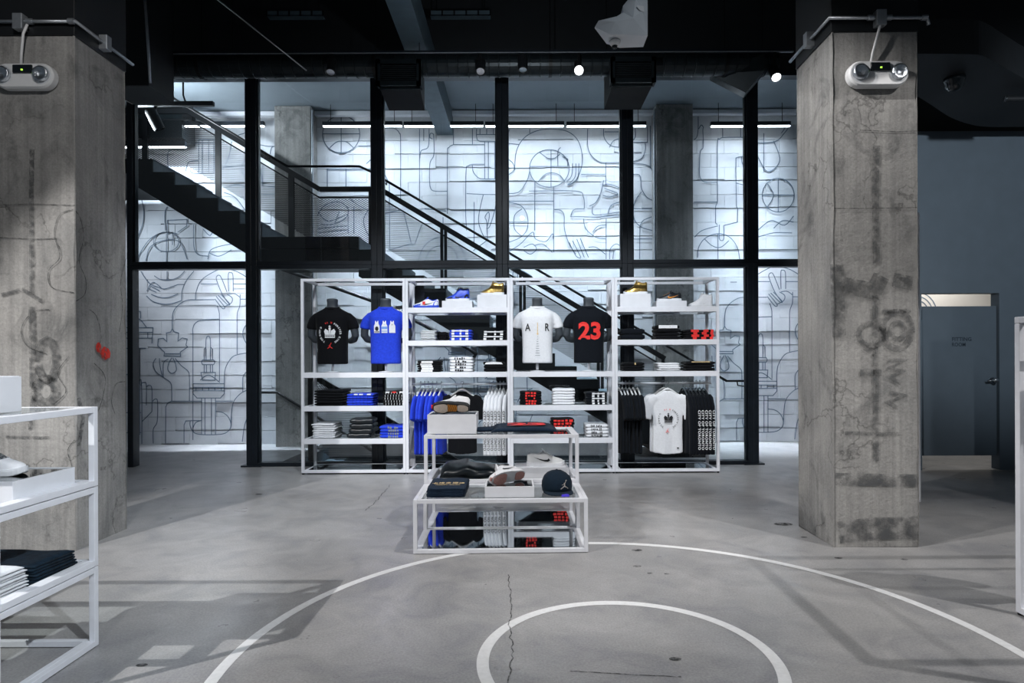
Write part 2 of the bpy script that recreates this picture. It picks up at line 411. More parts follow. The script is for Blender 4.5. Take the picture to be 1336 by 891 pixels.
M['sticker'] = mat('violet_sticker', rgb(86,70,225), 0.4, 0, 0.05, 30); M['cap'] = cloth('navy_twill', rgb(16,32,46))
M['silver'] = mat('silver_thread', rgb(196,190,182), 0.4, 0.4, 0.1, 80); M['bag'] = mat('white_shoe_paper', rgb(214,216,218), 0.6, 0, 0.06, 10, 0.2)
M['lamp'] = mat('lamp_diffuser', rgb(240,244,255), 0.5, 0, 0.01, 5, emit=(0.92, 0.96, 1, 1), estr=9)
M['bulb'] = mat('glowing_lens', rgb(250,250,255), 0.5, 0, 0.01, 5, emit=(0.98, 0.98, 1, 1), estr=30)
M['sculpt'] = mat('matte_white_sculpture', rgb(206,212,218), 0.6, 0, 0.03, 10)
M['led'] = mat('green_led', rgb(150,220,40), 0.4, 0, 0.02, 5, emit=(0.5, 1, 0.1, 1), estr=1.0)
M['stairceil'] = mat('grey_ceiling_paint', rgb(126,136,144), 0.7, 0, 0.04, 4)
M['smoked'] = mat('smoked_panel', rgb(24,30,34), 0.15, 0, 0.1, 10); M['redpaint'] = smudge('red_spray_paint', rgb(225,44,26), 0.30, 0.5, 22)
M['mark'] = smudge('dark_marker', rgb(84,86,87), 0.36, 0.66, 26); M['crackm'] = smudge('dark_crack_line', rgb(62,64,65), 0.32, 0.6, 30)  # the latter: dark grey of cracks, scratches, board lines and floor stains
M['patch'] = smudge('dark_damp_stain', rgb(84,86,88), 0.40, 0.62, 9); M['inner'] = mat('fitting_room_plaster', rgb(214,210,204), 0.7, 0, 0.04, 5)
M['pit'] = mat('dark_stairwell_lining', rgb(30,40,46), 0.6, 0, 0.15, 5); M['door'] = mat('blue_grey_door', rgb(92,105,116), 0.5, 0, 0.04, 7)
M['doortext'] = mat('dark_lettering', rgb(38,52,64), 0.5, 0, 0.05, 10)
# ---------------------------------------------------------------- setting: floor, ceiling, walls
def struct(mb, name, m, parent=None, **k):
    o = mb.build(name, m, parent, **k)
    if parent is None: o['kind'] = 'structure'
    return o
HX0, HX1, HY0, HY1 = -3.25, 1.5, 8.45, 10.30           # stairwell opening behind the glass
mb = MB()
for x0, x1, y0, y1 in ((-9, 9.5, -4, HY0), (-9, HX0, HY0, HY1), (HX1, 9.5, HY0, HY1), (-9, 9.5, HY1, 12)):
    mb.box(x0, x1, y0, y1, -0.2, 0)
floor = struct(mb, 'floor', M['floor'])
def circle_line(name, cx, cy, r, w):
    b = MB(); n = 128
    a = [(cx+(r)*math.cos(2*PI*k/n), cy+r*math.sin(2*PI*k/n), 0.0015) for k in range(n)]
    i = [(cx+(r-w)*math.cos(2*PI*k/n), cy+(r-w)*math.sin(2*PI*k/n), 0.0015) for k in range(n)]
    b.add(a+i, [(k, (k+1) % n, n+(k+1) % n, n+k) for k in range(n)])
    return b.build(name, M['line'], floor)
circle_line('painted_court_ring', 0.475, 2.90, 1.845, 0.055)
circle_line('painted_court_ring', 0.475, 2.90, 0.690, 0.055)
# floor cracks and scuffs
def crack(pts, w, jit, name='floor_crack'):
    b = MB(); q = []
    for (x0, y0), (x1, y1) in zip(pts, pts[1:]):
        n = max(2, int(math.hypot(x1-x0, y1-y0)/0.035))
        for k in range(n):
            t = k/n; q.append((x0+(x1-x0)*t+random.uniform(-jit, jit), y0+(y1-y0)*t+random.uniform(-jit, jit)))
    b.ribbon(q, w, lambda u, v: (u, v, 0.0018)); b.build(name, M['crackm'], floor)
def G(px, py):
    D = F*CZ/((py-VY)+TH*(px-VX)); v = P(px, py, D); return (v.x, v.y)
crack([G(663, 750), G(668, 790), G(664, 815), G(669, 850), G(664, 890), G(662, 960)], 0.006, 0.007)
crack([G(510, 632), G(490, 655), G(475, 668)], 0.007, 0.012)
crack([G(742, 876), G(830, 881), G(900, 884)], 0.008, 0.003, 'floor_scratch')
for px, py, r in ((831, 718, .03), (881, 860, .022), (831, 739, .022), (848, 748, .014), (870, 749, .012), (1049, 701, .02), (1094, 728, .022), (1180, 730, .018), (338, 645, .03), (1022, 684, .06), (185, 868, .02)):
    x, y = G(px, py); b = MB(); b.poly2(circ(x, y, r*1.3, r*0.8, n=14)[:-1], lambda u, v: (u, v, 0.0019)); b.build('floor_stain', M['crackm'], floor)

mb = MB(); mb.box(-9, 9.5, -4, 8.2, 6.6, 6.8); struct(mb, 'ceiling', M['black'])
mb = MB(); mb.box(-9, 4.75, 8.32, 10.7, 5.37, 5.5); struct(mb, 'ceiling_stairwell', M['stairceil'])
mb = MB(); mb.box(-9, 9.5, 8.2, 8.32, 5.05, 6.8); struct(mb, 'trim_1', M['black'])
# lining of the stairwell opening
mb = MB()
mb.box(HX0-0.1, HX0, HY0, HY1, -2.6, -0.2); mb.box(HX1, HX1+0.1, HY0, HY1, -2.6, -0.2)
mb.box(HX0-.1, HX1+.1, HY0-0.1, HY0, -2.6, -0.2); mb.box(HX0-.1, HX1+.1, HY1, HY1+0.1, -2.6, -0.2); mb.box(HX0-.1, HX1+.1, HY0-.1, HY1+.1, -2.7, -2.6)
struct(mb, 'trim_2', M['pit'])

# back wall: painted concrete block with the line mural
WD = 10.34
mb = MB(); bh, bw = 0.2235, 0.447; z = 0.0; row = 0
rr = random.Random(5)
while z < 5.36:
    x = -9 + (bw/2 if row % 2 else 0) - bw; off = 0.0; run = 0
    while x < 4.62:
        if run <= 0:
            off = rr.choice([0, 0, 0, 0.0012, -0.002, 0.005, -0.005, 0.009, -.009]) + rr.uniform(-.0008, .0008); run = rr.choice([1, 1, 2, 2, 3, 4]); gap = rr.choice([.0012, .0012, .002, .004, .010, .018, .026]); gap0 = rr.choice([.001, .001, .002, .004])
        run -= 1
        x1 = min(x+bw, 4.62)
        yf = WD-off; g = 0.0012
        zb, zt = z+gap*rr.uniform(.5, 1.2), min(z+bh, 5.37)-gap0
        nseg = 5; lo_ = [(x+g+(x1-x-2*g)*i/nseg, zb+rr.uniform(-.003, .004)*(gap > .003)) for i in range(nseg+1)]
        mb.prism(lo_+[(x1-g, zt), (x+g, zt)], 'y', yf, WD+0.1)
        x += bw
    z += bh; row += 1
mb.box(-9, 4.62, WD+0.035, WD+0.3, 0, 5.37)
wall_back = struct(mb, 'wall_back', M['block'])
mb = MB(); mb.box(-9, -8.8, 8.3, 10.5, 0, 5.37); struct(mb, 'wall_left', M['block'])
mb = MB(); mb.box(4.62, 4.75, 7.7, 10.7, 0, 6.6); struct(mb, 'trim_3', M['bluewall'])
# right wall with the fitting-room opening
mb = MB(); DX0, DX1 = 4.83, 5.77; WT = 0.14; WY = 7.70
mb.box(4.62, DX0, WY, WY+WT, 0, 4.1); mb.box(DX1, 9.5, WY, WY+WT, 0, 4.1); mb.box(DX0, DX1, WY, WY+WT, 2.14, 4.1)
struct(mb, 'wall_right', M['bluewall'])
mb = MB(); mb.box(4.62, 9.5, WY-.01, WY+WT, 4.1, 6.6); struct(mb, 'trim_6', M['black'])
mb = MB(); mb.box(4.76, 7.2, 9.3, 9.4, 0, 3); mb.box(7.1, 7.2, WY+WT, 9.4, 0, 3); fr = struct(mb, 'wall_fitting_room', M['inner'])
b = MB()
for k in range(3): b.ribbon(catmull([(4.95+.12*k, 2.0), (5.2+.1*k, 2.12+.03*k), (5.5, 2.3), (5.75, 2.42+.05*k)], 8), 0.014, lambda u, v: (u, 9.297, v))
for k in range(4): b.ribbon(circ(5.75, 2.02, 0.12+.06*k, a0=0, a1=180, n=16), 0.014, lambda u, v: (u, 9.297, v))
b.build('wall_line_art', M['mural'], fr)
area('fitting_room_lamp', (5.9, 8.6, 2.9), (5.6, 9.2, 0.9), 16, 0.6, 0.3, (1, 0.97, 0.93))
# fitting-room door
door = thing('door_1', None, None, (0, 0, 0)); door['kind'] = 'structure'
b = MB(); b.box(DX0+0.008, DX1-0.012, WY+0.03, WY+0.075, 0.17, 1.985); b.build('door_leaf', M['door'], door, bevel=0.003)
b = MB()
put_text(b, 'FITTING', 5.335, 1.585, 0.048, lambda u, v: (u, WY+0.0285, v), bold=0.02, width=0.235)
put_text(b, 'ROOM', 5.298, 1.52, 0.048, lambda u, v: (u, WY+0.0285, v), bold=0.02, width=0.165)
b.build('door_lettering', M['doortext'], door)
b = MB(); b.lathe([(0.001, 0), (0.032, 0), (0.034, -0.008), (0.014, -0.012), (0.013, -0.045), (0.028, -0.05), (0.03, -0.075), (0.012, -0.082), (0.001, -0.083)], 20, (5.70, WY+0.03, 1.085), 'y'); b.bar((5.70, WY-.03, 1.085), (5.605, WY-.03, 1.08), 0.016, 0.02)
b.build('door_handle', M['chrome'], door, smooth=True)
for zz in (0.32, 1.08, 1.88):
    b = MB(); b.tube([(DX0+0.006, WY+0.02, zz-.06), (DX0+0.006, WY+0.02, zz+.06)], 0.010, 10); b.build('hinge', M['frame'], door)

# columns
def column(name_label, x0, x1, y0, y1, ztop, m):
    t = thing('concrete_column', name_label, 'column', ((x0+x1)/2, (y0+y1)/2, 0))
    w, d = (x1-x0)/2, (y1-y0)/2
    b = MB(); n = 26; rr = random.Random(int(x0*100)); rings = []
    for k in range(n+1):                               # arrises slightly chipped, edges kept straight otherwise
        z = ztop*k/n; pts = []
        for sx, sy in ((-1,-1),(1,-1),(1,1),(-1,1)):
            c = 0.006+max(0, rr.gauss(0, 0.004))
            pts += [(sx*w-(sx*c if sx*sy > 0 else 0), sy*d-(sy*c if sx*sy < 0 else 0), z), (sx*w-(sx*c if sx*sy < 0 else 0), sy*d-(sy*c if sx*sy > 0 else 0), z)]
        rings.append(pts)
    b.loft(rings); b.build('shaft', m, t)
    b = MB(); b.box(-w-.004, w+.004, -d-.004, d+.004, ztop, 6.62); b.build('painted_top', M['black'], t, bevel=0.004)
    return t
CLX0, CLX1, CRX0, CRX1, CY0, CY1 = -3.84, -3.222, 2.236, 2.856, 4.585, 5.175
cl = column('thick raw concrete column at the left behind the white tiered rack', CLX0, CLX1, CY0, CY1, 3.715, M['col'])
cr_ = column('thick raw concrete column at the right with dark marker scribbles', CRX0, CRX1, CY0, CY1, 3.715, M['col2'])
def mark(parent, pxpts, w, face='front', m='mark', name='paint_mark', x=None):
    loc = parent.location; b = MB()
    if face == 'front':
        q = [P(px, py, CY0) for px, py in pxpts]
        b.ribbon([(p.x-loc.x, p.z) for p in q], w, lambda u, v: (u, CY0-loc.y-0.0025, v))
    return b.build(name, M[m], parent)
for pts, w in (([(1143, 190), (1142, 260), (1143, 345)], .05), ([(1142, 385), (1141, 440), (1143, 500), (1142, 560), (1143, 602)], .042),
               ([(1102, 565), (1140, 566), (1176, 566)], .026), ([(1122, 486), (1150, 486)], .045),
               (circ(1170, 431, 19, 24, n=18), .05), (circ(1171, 432, 9, 11, n=14), .04), ([(1150, 407), (1188, 405)], .03),
               (circ(1137, 437, 17, 15, n=14), .04), ([(1128, 452), (1142, 462)], .05),
               ([(1157, 470), (1180, 470), (1160, 480), (1178, 484), (1160, 492), (1176, 500)], .034), ([(1160, 512), (1180, 516), (1158, 525), (1172, 533)], .034),
               ([(1092, 345), (1093, 395), (1095, 440)], .10), ([(1100, 372), (1140, 380), (1150, 360)], .12), ([(1165, 365), (1190, 370)], .1)):
    mark(cr_, pts, w)
for pts, w in (([(1094, 695), (1130, 690), (1198, 688)], .16), ([(1090, 625), (1196, 627)], .09)): mark(cr_, pts, w, m='patch', name='damp_stain')
for pts in ([(1089, 272), (1130, 272), (1196, 271)], [(1122, 170), (1170, 172), (1196, 171)]): mark(cr_, pts, .006, m='crackm', name='board_line')
for pts, w in (([(42, 195), (41, 260), (42, 385)], .035), ([(8, 570), (65, 571)], .02), ([(38, 540), (41, 560)], .04), ([(2, 385), (30, 378), (58, 395)], .03),
               (circ(62, 470, 12, 26, n=12), .06), (circ(60, 510, 13, 16, n=12), .07), ([(42, 400), (44, 540)], .05)):
    mark(cl, pts, w)
for pts in ([(0, 268), (40, 266), (98, 268)], [(0, 310), (50, 312), (75, 311)]): mark(cl, pts, .006, m='crackm', name='board_line')
b = MB()                                             # spalled render patches on the corner
def side(u, v): return (CLX1-cl.location.x+0.0025, u, v)
for pts in ([(-.27, .75), (-.22, .95), (-.27, 1.1)],): b.ribbon(pts, .04, side)
b.build('paint_mark', M['mark'], cl)
b = MB(); b.poly2([(p[0]+random.uniform(-.008,.008), p[1]+random.uniform(-.008,.008)) for p in circ(0.03, 1.425, .06, .05, n=16)[:-1]], side)
b.poly2(circ(-.05, 1.47, .03, .04, n=12)[:-1], side); b.build('paint_splash', M['redpaint'], cl)
b = MB()
for pts in ([(-.29, 2.45), (-.24, 2.4), (-.21, 2.27), (-.26, 2.1), (-.19, 1.97), (-.2, 1.86), (-.29, 1.8)], [(-.15, 1.75), (-.07, 1.7), (-.02, 1.55), (-.06, 1.45), (.05, 1.38)],
            [(.27, 1.2), (.15, 1.18), (.1, 1.05), (.14, .95)], [(-.1, 1.35), (.02, 1.25), (.0, 1.1), (-.06, .98)], [(.29, 2.2), (.22, 2.0), (.24, 1.8), (.2, 1.6)]):
    b.ribbon(catmull(pts, 8), .007, side)
def frontl(u, v): return (u, CY0-cl.location.y-0.0025, v)
for pts in ([(.30, 2.46), (.2, 2.42), (.16, 2.28), (.2, 2.12), (.12, 2.02), (.14, 1.9), (.3, 1.86)], [(.12, 1.74), (0, 1.72), (-.08, 1.6), (-.04, 1.48), (.1, 1.42)],
            [(.26, 1.4), (.18, 1.28), (.24, 1.15), (.14, 1.05)], [(.3, .8), (.25, .72), (.28, .6), (.24, .5)]):
    b.ribbon(catmull(pts, 8), .007, frontl)
b.build('render_crack', M['crackm'], cl)

# pilasters against the mural wall
def pilaster(label, px0, px1, lightside):
    x0, x1 = P(px0, 400, 10.0).x, P(px1, 400, 10.0).x
    t = thing('concrete_pilaster', label, 'pilaster', ((x0+x1)/2, 10.17, 0))
    w = (x1-x0)/2
    b = MB(); b.box(-w, w, -.17, .155, 0, 5.36); b.build('shaft', M['pil'], t, bevel=0.006)
    b = MB(); s = lightside*(w+.022); b.tube([(s, -.15, .02), (s, -.15, 5.3)], .018, 8); b.build('riser_pipe', M['galv'], t)
pilaster('grey concrete pilaster on the mural wall behind the upper landing', 359, 406, 1)
pilaster('dark concrete pilaster on the mural wall right of the stairs', 857, 905, -1)

# ---------------------------------------------------------------- line mural
mb = MB()
LWD = 0.014
YM = WD-0.0115
def mf(u, v): return (u, YM, v)
def draw(frame, pts, smooth=True, closed=False, shifts=(0,), w=LWD):
    ox, oy, s = frame
    q = catmull(pts, 6, closed) if smooth else pts
    for sh in shifts:
        o = [P(ox+x*s, oy+y*s, WD) for x, y in q]
        mb.ribbon([(p.x+sh, p.z) for p in o], w, mf, closed=closed and not smooth)
Z1, Z2, Z3, Z4, Z5, Z6, Z7 = (164,345,.1346), (164,455,.1459), (170,160,.2075), (335,160,.2075), (495,150,.2188), (655,150,.2188), (815,150,.2188)
R = (0, 8.97); R3 = (0, 4.62, 8.97)
for p, s in (([(865,342),(700,343),(600,347),(520,390),(470,450),(456,520),(455,625)],1), ([(655,1700),(655,760),(655,620),(690,560),(760,538),(910,530)],1),
             ([(890,400),(908,460),(912,530),(912,900),(912,1130)],1), ([(1112,290),(1110,395),(1085,475),(1083,600),(1083,870)],1), ([(680,340),(688,260),(740,150),(870,66),(960,40)],1),
             ([(960,40),(1080,70),(1185,130)],1), ([(510,195),(572,195)],0), ([(730,190),(890,190)],0), ([(1045,190),(1190,190)],0), ([(1115,337),(1190,337)],0),
             ([(985,268),(930,130),(905,105),(882,125),(890,170),(940,290),(1005,385)],1), ([(1000,262),(998,100),(1018,80),(1042,105),(1045,262)],1),
             ([(880,310),(960,410),(950,430),(925,410),(868,335)],1), ([(925,290),(1010,380),(985,385),(900,300)],1), ([(985,290),(1035,325),(1025,375),(960,410)],1), ([(1000,290),(1060,285),(1112,320)],1),
             ([(455,622),(472,652),(517,665),(510,742),(552,712),(600,722),(588,782),(604,800),(532,850),(536,890),(375,886),(380,850),(314,788),(320,722),(368,715),(404,748),(398,665),(440,655),(455,622)],0),
             ([(780,890),(782,730),(803,695),(823,730),(826,890)],1), ([(762,890),(765,820),(782,800)],0), ([(845,890),(842,820),(826,800)],0),
             ([(1190,560),(1145,630),(1142,700),(1190,800)],1)):
    draw(Z1, p, bool(s), shifts=R3)
for p, s in (([(355,45),(495,45)],0), ([(275,85),(250,130),(270,200),(340,255),(405,305),(415,380),(415,468)],1), ([(305,85),(310,150),(330,245)],1), ([(385,90),(345,120),(338,180),(340,255)],1),
             ([(415,80),(385,140),(382,190),(415,220),(455,195),(450,140),(425,80)],1), ([(445,85),(500,150),(560,200),(573,260),(573,468)],1),
             ([(705,0),(705,100)],0), ([(722,0),(722,100)],0), ([(760,0),(760,100)],0), ([(780,0),(780,100)],0), ([(690,100),(790,100),(800,120),(790,142),(690,142),(680,120),(690,100)],0),
             ([(705,142),(705,212)],0), ([(725,142),(725,212)],0), ([(760,142),(760,212)],0), ([(780,142),(780,212)],0), ([(675,212),(805,212),(800,280),(690,280),(675,212)],0),
             ([(670,280),(745,235),(845,300)],1), ([(605,312),(885,312),(885,400),(850,440),(640,440),(605,400),(605,312)],0), ([(605,345),(885,345)],0), ([(605,375),(885,375)],0),
             ([(632,345),(632,375)],0), ([(690,345),(690,375)],0), ([(745,345),(745,375)],0), ([(800,345),(800,375)],0), ([(858,345),(858,375)],0),
             ([(682,440),(682,765)],0), ([(712,440),(712,765)],0), ([(770,440),(770,765)],0), ([(806,440),(806,765)],0), ([(360,845),(362,520),(375,490),(412,468),(680,468)],0), ([(808,468),(962,468)],0),
             ([(580,640),(580,690),(610,745),(680,766),(850,764),(920,735),(945,680),(920,610),(870,570),(808,560)],1), ([(525,840),(525,680),(540,645),(600,642),(675,642)],0), ([(680,640),(630,660),(605,710),(610,740)],1),
             ([(885,340),(885,240),(900,160),(950,80),(1005,52),(1095,36)],1), ([(1050,385),(1048,270),(1070,220),(1095,200)],1), ([(945,680),(950,560),(970,470),(1030,400),(1095,366)],1), ([(1095,600),(1065,690),(1045,830)],1),
             ([(140,330),(145,310),(165,302),(188,320),(188,505)],1), ([(188,340),(215,325),(238,360),(238,560)],1), ([(238,560),(200,600),(150,650)],1), ([(245,470),(265,450),(288,470),(285,650),(250,720),(250,845)],1), ([(148,850),(146,330),(120,280),(60,235),(0,228)],1),
             ([(0,570),(140,570)],0), ([(0,748),(140,748)],0), ([(85,0),(85,240)],0), ([(130,0),(130,320)],0)):
    draw(Z2, p, bool(s), shifts=R3 if p[0][0] > 200 else (0,))
for p, s in (([(55,60),(55,280)],0), ([(90,130),(90,280)],0), ([(15,338),(85,338)],0), ([(52,340),(52,455)],0), ([(88,340),(88,455)],0), ([(15,455),(145,455),(148,525)],0), ([(35,490),(35,610)],0), ([(15,500),(90,505),(150,540),(205,610)],1),
             ([(98,610),(105,560),(145,530)],1), ([(10,612),(268,612),(258,765)],0), ([(10,658),(262,658)],0), ([(10,714),(258,714)],0), ([(35,658),(35,714)],0), ([(130,658),(130,714)],0), ([(218,658),(218,714)],0), ([(10,812),(200,812)],0), ([(92,812),(92,1650)],0),
             ([(140,812),(140,1650)],0), ([(150,65),(230,180),(330,225),(390,236),(510,195)],1), ([(210,260),(240,200),(280,175),(350,230)],1), ([(225,235),(300,270)],0), ([(245,210),(330,255)],0), ([(205,305),(270,360),(370,385),(450,380),(548,350)],1), ([(545,350),(550,260),(590,160),(665,65)],1),
             ([(250,290),(330,318),(420,320),(510,285)],1), ([(280,110),(340,145),(440,150),(520,120),(575,65)],1), ([(405,65),(405,150)],0)):
    draw(Z1, p, bool(s))
for p, s in (([(60,430),(85,540),(80,640),(40,740)],1), ([(235,530),(220,570),(222,680)],1), ([(235,615),(235,700),(268,690),(268,770)],0), ([(235,615),(358,610),(358,650),(330,670),(300,690)],0), ([(50,890),(60,830),(130,730),(220,690),(300,700)],1),
             ([(100,870),(130,780),(220,740),(310,750),(360,860)],1), circ(228,750,80,62,n=24) and (circ(228,750,80,62,n=24),0), ([(230,700),(230,890)],0), ([(400,640),(402,780),(430,830),(490,840)],1), ([(490,860),(510,800),(600,770),(700,760)],1), ([(500,820),(560,840),(640,800)],1), ([(460,670),(500,710),(520,690)],1),
             ([(432,108),(432,320),(528,320),(528,108),(432,108)],0), ([(455,108),(455,320)],0), ([(495,108),(495,320)],0), ([(432,240),(370,250),(350,310)],1), ([(240,290),(245,180),(340,175)],1), ([(360,130),(530,130)],0), ([(380,300),(400,320),(528,320)],1),
             ([(745,200),(700,290),(745,380)],1), ([(745,270),(600,280)],0), ([(600,410),(680,390),(745,420)],1), ([(590,440),(660,470),(730,560)],1), ([(640,120),(620,220),(580,300)],1), ([(680,80),(745,60)],1)):
    draw(Z3, p, bool(s))
for p, s in ((circ(532,75,117,n=36),0), ([(415,72),(648,72)],0), ([(532,-40),(532,190)],0), ([(460,160),(500,125),(532,118),(570,125),(612,162)],1), ([(640,148),(730,148)],0), ([(730,148),(725,220),(690,260)],1), ([(445,290),(445,410)],0), ([(562,290),(562,410)],0), ([(440,295),(735,295)],0),
             ([(575,470),(640,520),(720,560)],1), ([(380,590),(430,520),(520,500),(575,545),(560,600),(480,640),(400,640)],1), ([(385,560),(450,620),(575,575)],1), ([(380,670),(450,660),(575,650)],1), ([(380,695),(575,675)],0), ([(490,640),(520,560)],1), ([(575,530),(575,700)],0), ([(612,530),(612,700)],0),
             ([(710,540),(675,600),(680,660),(710,720)],1), ([(20,140),(70,150),(110,150)],1), ([(85,200),(95,160),(115,150)],1), ([(20,260),(40,400)],1), ([(20,450),(115,450)],0), ([(40,260),(40,400),(115,405)],0)):
    draw(Z4, p, bool(s))
for p, s in (([(25,80),(90,82),(120,110),(127,160),(127,520)],1), ([(240,85),(240,520)],0), ([(265,85),(265,155)],0), ([(297,85),(292,190),(250,215),(242,260)],1), ([(318,145),(302,135),(305,112),(322,115),(325,140),(325,240),(302,290),(300,400),(310,445),(340,456),(405,456)],1),
             ([(442,85),(442,178),(625,178)],0), ([(442,178),(415,195),(406,240),(406,590)],1), ([(555,85),(555,178)],0), ([(580,85),(580,130),(600,158),(715,158)],1), ([(578,118),(715,118)],0), ([(600,85),(600,118)],0), ([(640,85),(640,118)],0), ([(680,85),(680,118)],0),
             ([(628,158),(628,380)],0), ([(650,158),(650,380)],0), ([(688,158),(688,380)],0), ([(515,600),(517,340),(530,305),(560,295),(625,295)],1), ([(555,300),(560,340),(590,375),(628,382),(715,382)],1), ([(520,470),(620,475),(715,476)],0), ([(620,476),(600,560),(592,640),(620,720),(650,755)],1), ([(645,745),(640,640),(630,610),(650,580),(655,610),(640,680)],1),
             ([(700,480),(690,560),(660,660),(640,680)],1), ([(565,520),(565,760)],0), ([(515,600),(520,690)],0), ([(30,590),(130,570),(150,600),(190,760),(210,770),(240,690),(260,640)],1), ([(60,400),(62,800)],0), ([(60,805),(150,780),(190,770)],1), ([(230,870),(270,780),(350,730),(430,740),(490,800),(520,870)],1), ([(270,870),(310,800),(380,780),(440,800),(470,860)],1),
             ([(25,340),(50,390)],1), ([(560,810),(640,750)],1), ([(270,560),(400,575)],0), ([(380,610),(380,730)],0)):
    draw(Z5, p, bool(s))
for p, s in (([(75,330),(85,220),(130,140),(210,95),(300,86),(390,100),(450,150),(476,230),(474,310),(440,390),(390,420)],1), (circ(282,320,118,112,n=40),0), ([(292,208),(292,430)],0), ([(165,308),(392,308)],0), ([(215,400),(250,360),(290,346),(340,358),(375,400)],1), ([(225,225),(270,258),(310,260),(345,235)],1),
             ([(333,310),(333,220),(350,195)],1), ([(360,250),(392,265),(392,305)],0), ([(420,290),(415,360),(385,400)],1), ([(440,290),(435,370),(390,418)],1), ([(458,290),(450,380),(400,420)],1), ([(472,355),(615,355)],0), ([(510,85),(510,180),(530,240),(580,280),(640,285),(715,285)],1), ([(618,285),(618,420)],0), ([(605,85),(610,140),(650,185),(715,195)],1), ([(610,102),(715,102)],0), ([(640,195),(665,155),(715,140)],1), ([(697,85),(697,195)],0),
             ([(30,130),(45,85)],1), ([(30,170),(105,178)],0), ([(165,85),(165,110)],0), ([(30,260),(65,290),(70,330),(30,365)],1), ([(30,470),(100,460),(150,390),(165,330)],1), ([(195,400),(195,690)],0), ([(308,430),(308,820)],0), ([(160,455),(440,455),(485,490),(490,560)],1), ([(30,515),(310,515)],0), ([(30,520),(110,540),(150,600),(150,680),(110,730),(40,760)],1),
             ([(120,560),(75,600),(75,680),(120,725)],1), ([(30,640),(150,640)],0), ([(312,565),(350,570),(370,600),(372,680),(400,770),(440,830)],1), ([(605,390),(590,460),(560,520),(520,545)],1), ([(600,420),(640,415),(700,435)],1), ([(610,440),(690,470),(640,490),(600,480)],1), ([(700,520),(650,540),(630,590)],1), ([(540,545),(545,595),(630,590),(700,580)],1), ([(410,600),(430,565),(490,560)],1), ([(405,605),(540,610),(715,600)],0),
             ([(485,620),(500,680),(560,730),(620,740)],1), ([(620,620),(620,860)],0), ([(540,700),(570,665),(618,655)],1), ([(40,815),(110,770),(180,700),(200,740),(260,755),(300,710),(305,740)],1), ([(130,790),(180,770),(205,800),(170,830),(130,810)],1), ([(190,780),(240,770),(280,800),(300,820)],1), ([(400,760),(440,840),(470,855)],1), ([(420,750),(470,850)],0), ([(445,740),(490,850)],0), ([(465,735),(515,850)],0), ([(515,790),(560,790),(615,830)],1), ([(640,860),(645,800),(680,770),(715,790)],1), ([(660,860),(665,810)],0), ([(705,640),(710,720)],1)):
    draw(Z6, p, bool(s))
for p, s in (([(45,290),(110,295),(150,310),(165,335)],1), ([(45,280),(100,260),(122,210),(122,170)],1), ([(45,165),(135,165),(135,70)],0), ([(152,65),(152,320)],0), ([(62,80),(62,130),(45,160)],1), ([(45,355),(85,358),(95,390),(100,440),(130,490),(165,510)],1), ([(98,460),(65,510),(50,570),(60,630),(100,670),(165,690)],1), ([(90,665),(110,630),(160,608)],1), ([(90,660),(88,860)],0), ([(45,560),(165,560)],0), ([(45,740),(165,740)],0),
             ([(437,10),(437,80),(430,130),(412,150)],1), ([(440,85),(455,62),(468,75),(465,95),(468,190),(450,220),(445,300),(448,370),(475,400),(550,403)],1), ([(552,520),(552,180),(565,145),(600,135),(715,135)],1), ([(583,75),(583,135)],0), ([(690,75),(690,135)],0), ([(552,520),(541,545),(541,645),(552,655)],0), ([(665,545),(662,290),(670,255),(720,248)],1), ([(665,545),(672,560),(670,640),(590,660)],0), ([(563,655),(563,735),(578,750),(590,735),(588,660)],1), ([(412,520),(552,520)],0),
             ([(435,850),(440,790),(480,735),(555,708),(625,730),(670,790),(684,860)],1), ([(415,730),(460,690),(555,662)],1), ([(475,740),(520,780),(570,790),(620,750)],1), ([(555,708),(555,860)],0), ([(715,420),(665,408)],1), ([(695,250),(700,290),(720,310)],1), ([(715,420),(715,770)],0)):
    draw(Z7, p, bool(s))
Z8 = (985, 150, .4)
for p, s in (([(5,35),(90,35),(95,45),(85,60)],1), ([(0,90),(30,92),(70,85),(95,60),(110,40)],1), ([(28,60),(28,185)],0), ([(5,130),(40,185),(80,150),(60,85)],1), (circ(75,262,52,55,n=30),0), ([(75,208),(75,318)],0), ([(23,262),(128,262)],0), ([(40,225),(60,262),(40,300)],1), ([(0,385),(50,345),(95,360),(125,330)],1), ([(5,400),(60,385),(120,385)],1), ([(60,370),(90,345),(125,350)],1)):
    draw(Z8, p, bool(s))
mb.build('line_mural', M['mural'], wall_back)

# ---------------------------------------------------------------- glazed partition
GY = 8.225; MX = [-5.07, -3.479, -1.863, -0.256, 1.350, 2.956, 4.56]; ZT, ZH = 2.585, 5.04
wn = [0]
def window(x0, x1, z0, z1, feet=False):
    wn[0] += 1
    b = MB(); b.box(x0+.055, x1-.055, GY-.006, GY+.006, z0+.04, z1-.04)
    o = struct(b, 'window_%d' % wn[0], M['glass'])
    b = MB(); hb = 0.07; bb = 0.05; dy = 0.07
    b.box(x0, x0+hb, GY-dy, GY+dy, z0, z1); b.box(x1-hb, x1, GY-dy, GY+dy, z0, z1)
    b.box(x0+hb, x1-hb, GY-dy, GY+dy, z0, z0+bb); b.box(x0+hb, x1-hb, GY-dy, GY+dy, z1-bb, z1)
    for xa in (x0+hb, x1-hb-.018): b.box(xa, xa+.018, GY-.035, GY+.035, z0+bb, z1-bb)
    b.build('frame', M['frame'], o, bevel=0.004)
    if feet:
        b = MB()
        for xa in ([x0] if feet == 1 else [x1] if feet == 2 else []): b.box(xa-.13, xa+.13, GY-.1, GY+.1, 0, .02)
        b.build('base_plate', M['frame'], o)
for i in range(6): window(MX[i], MX[i+1], ZT, ZH)
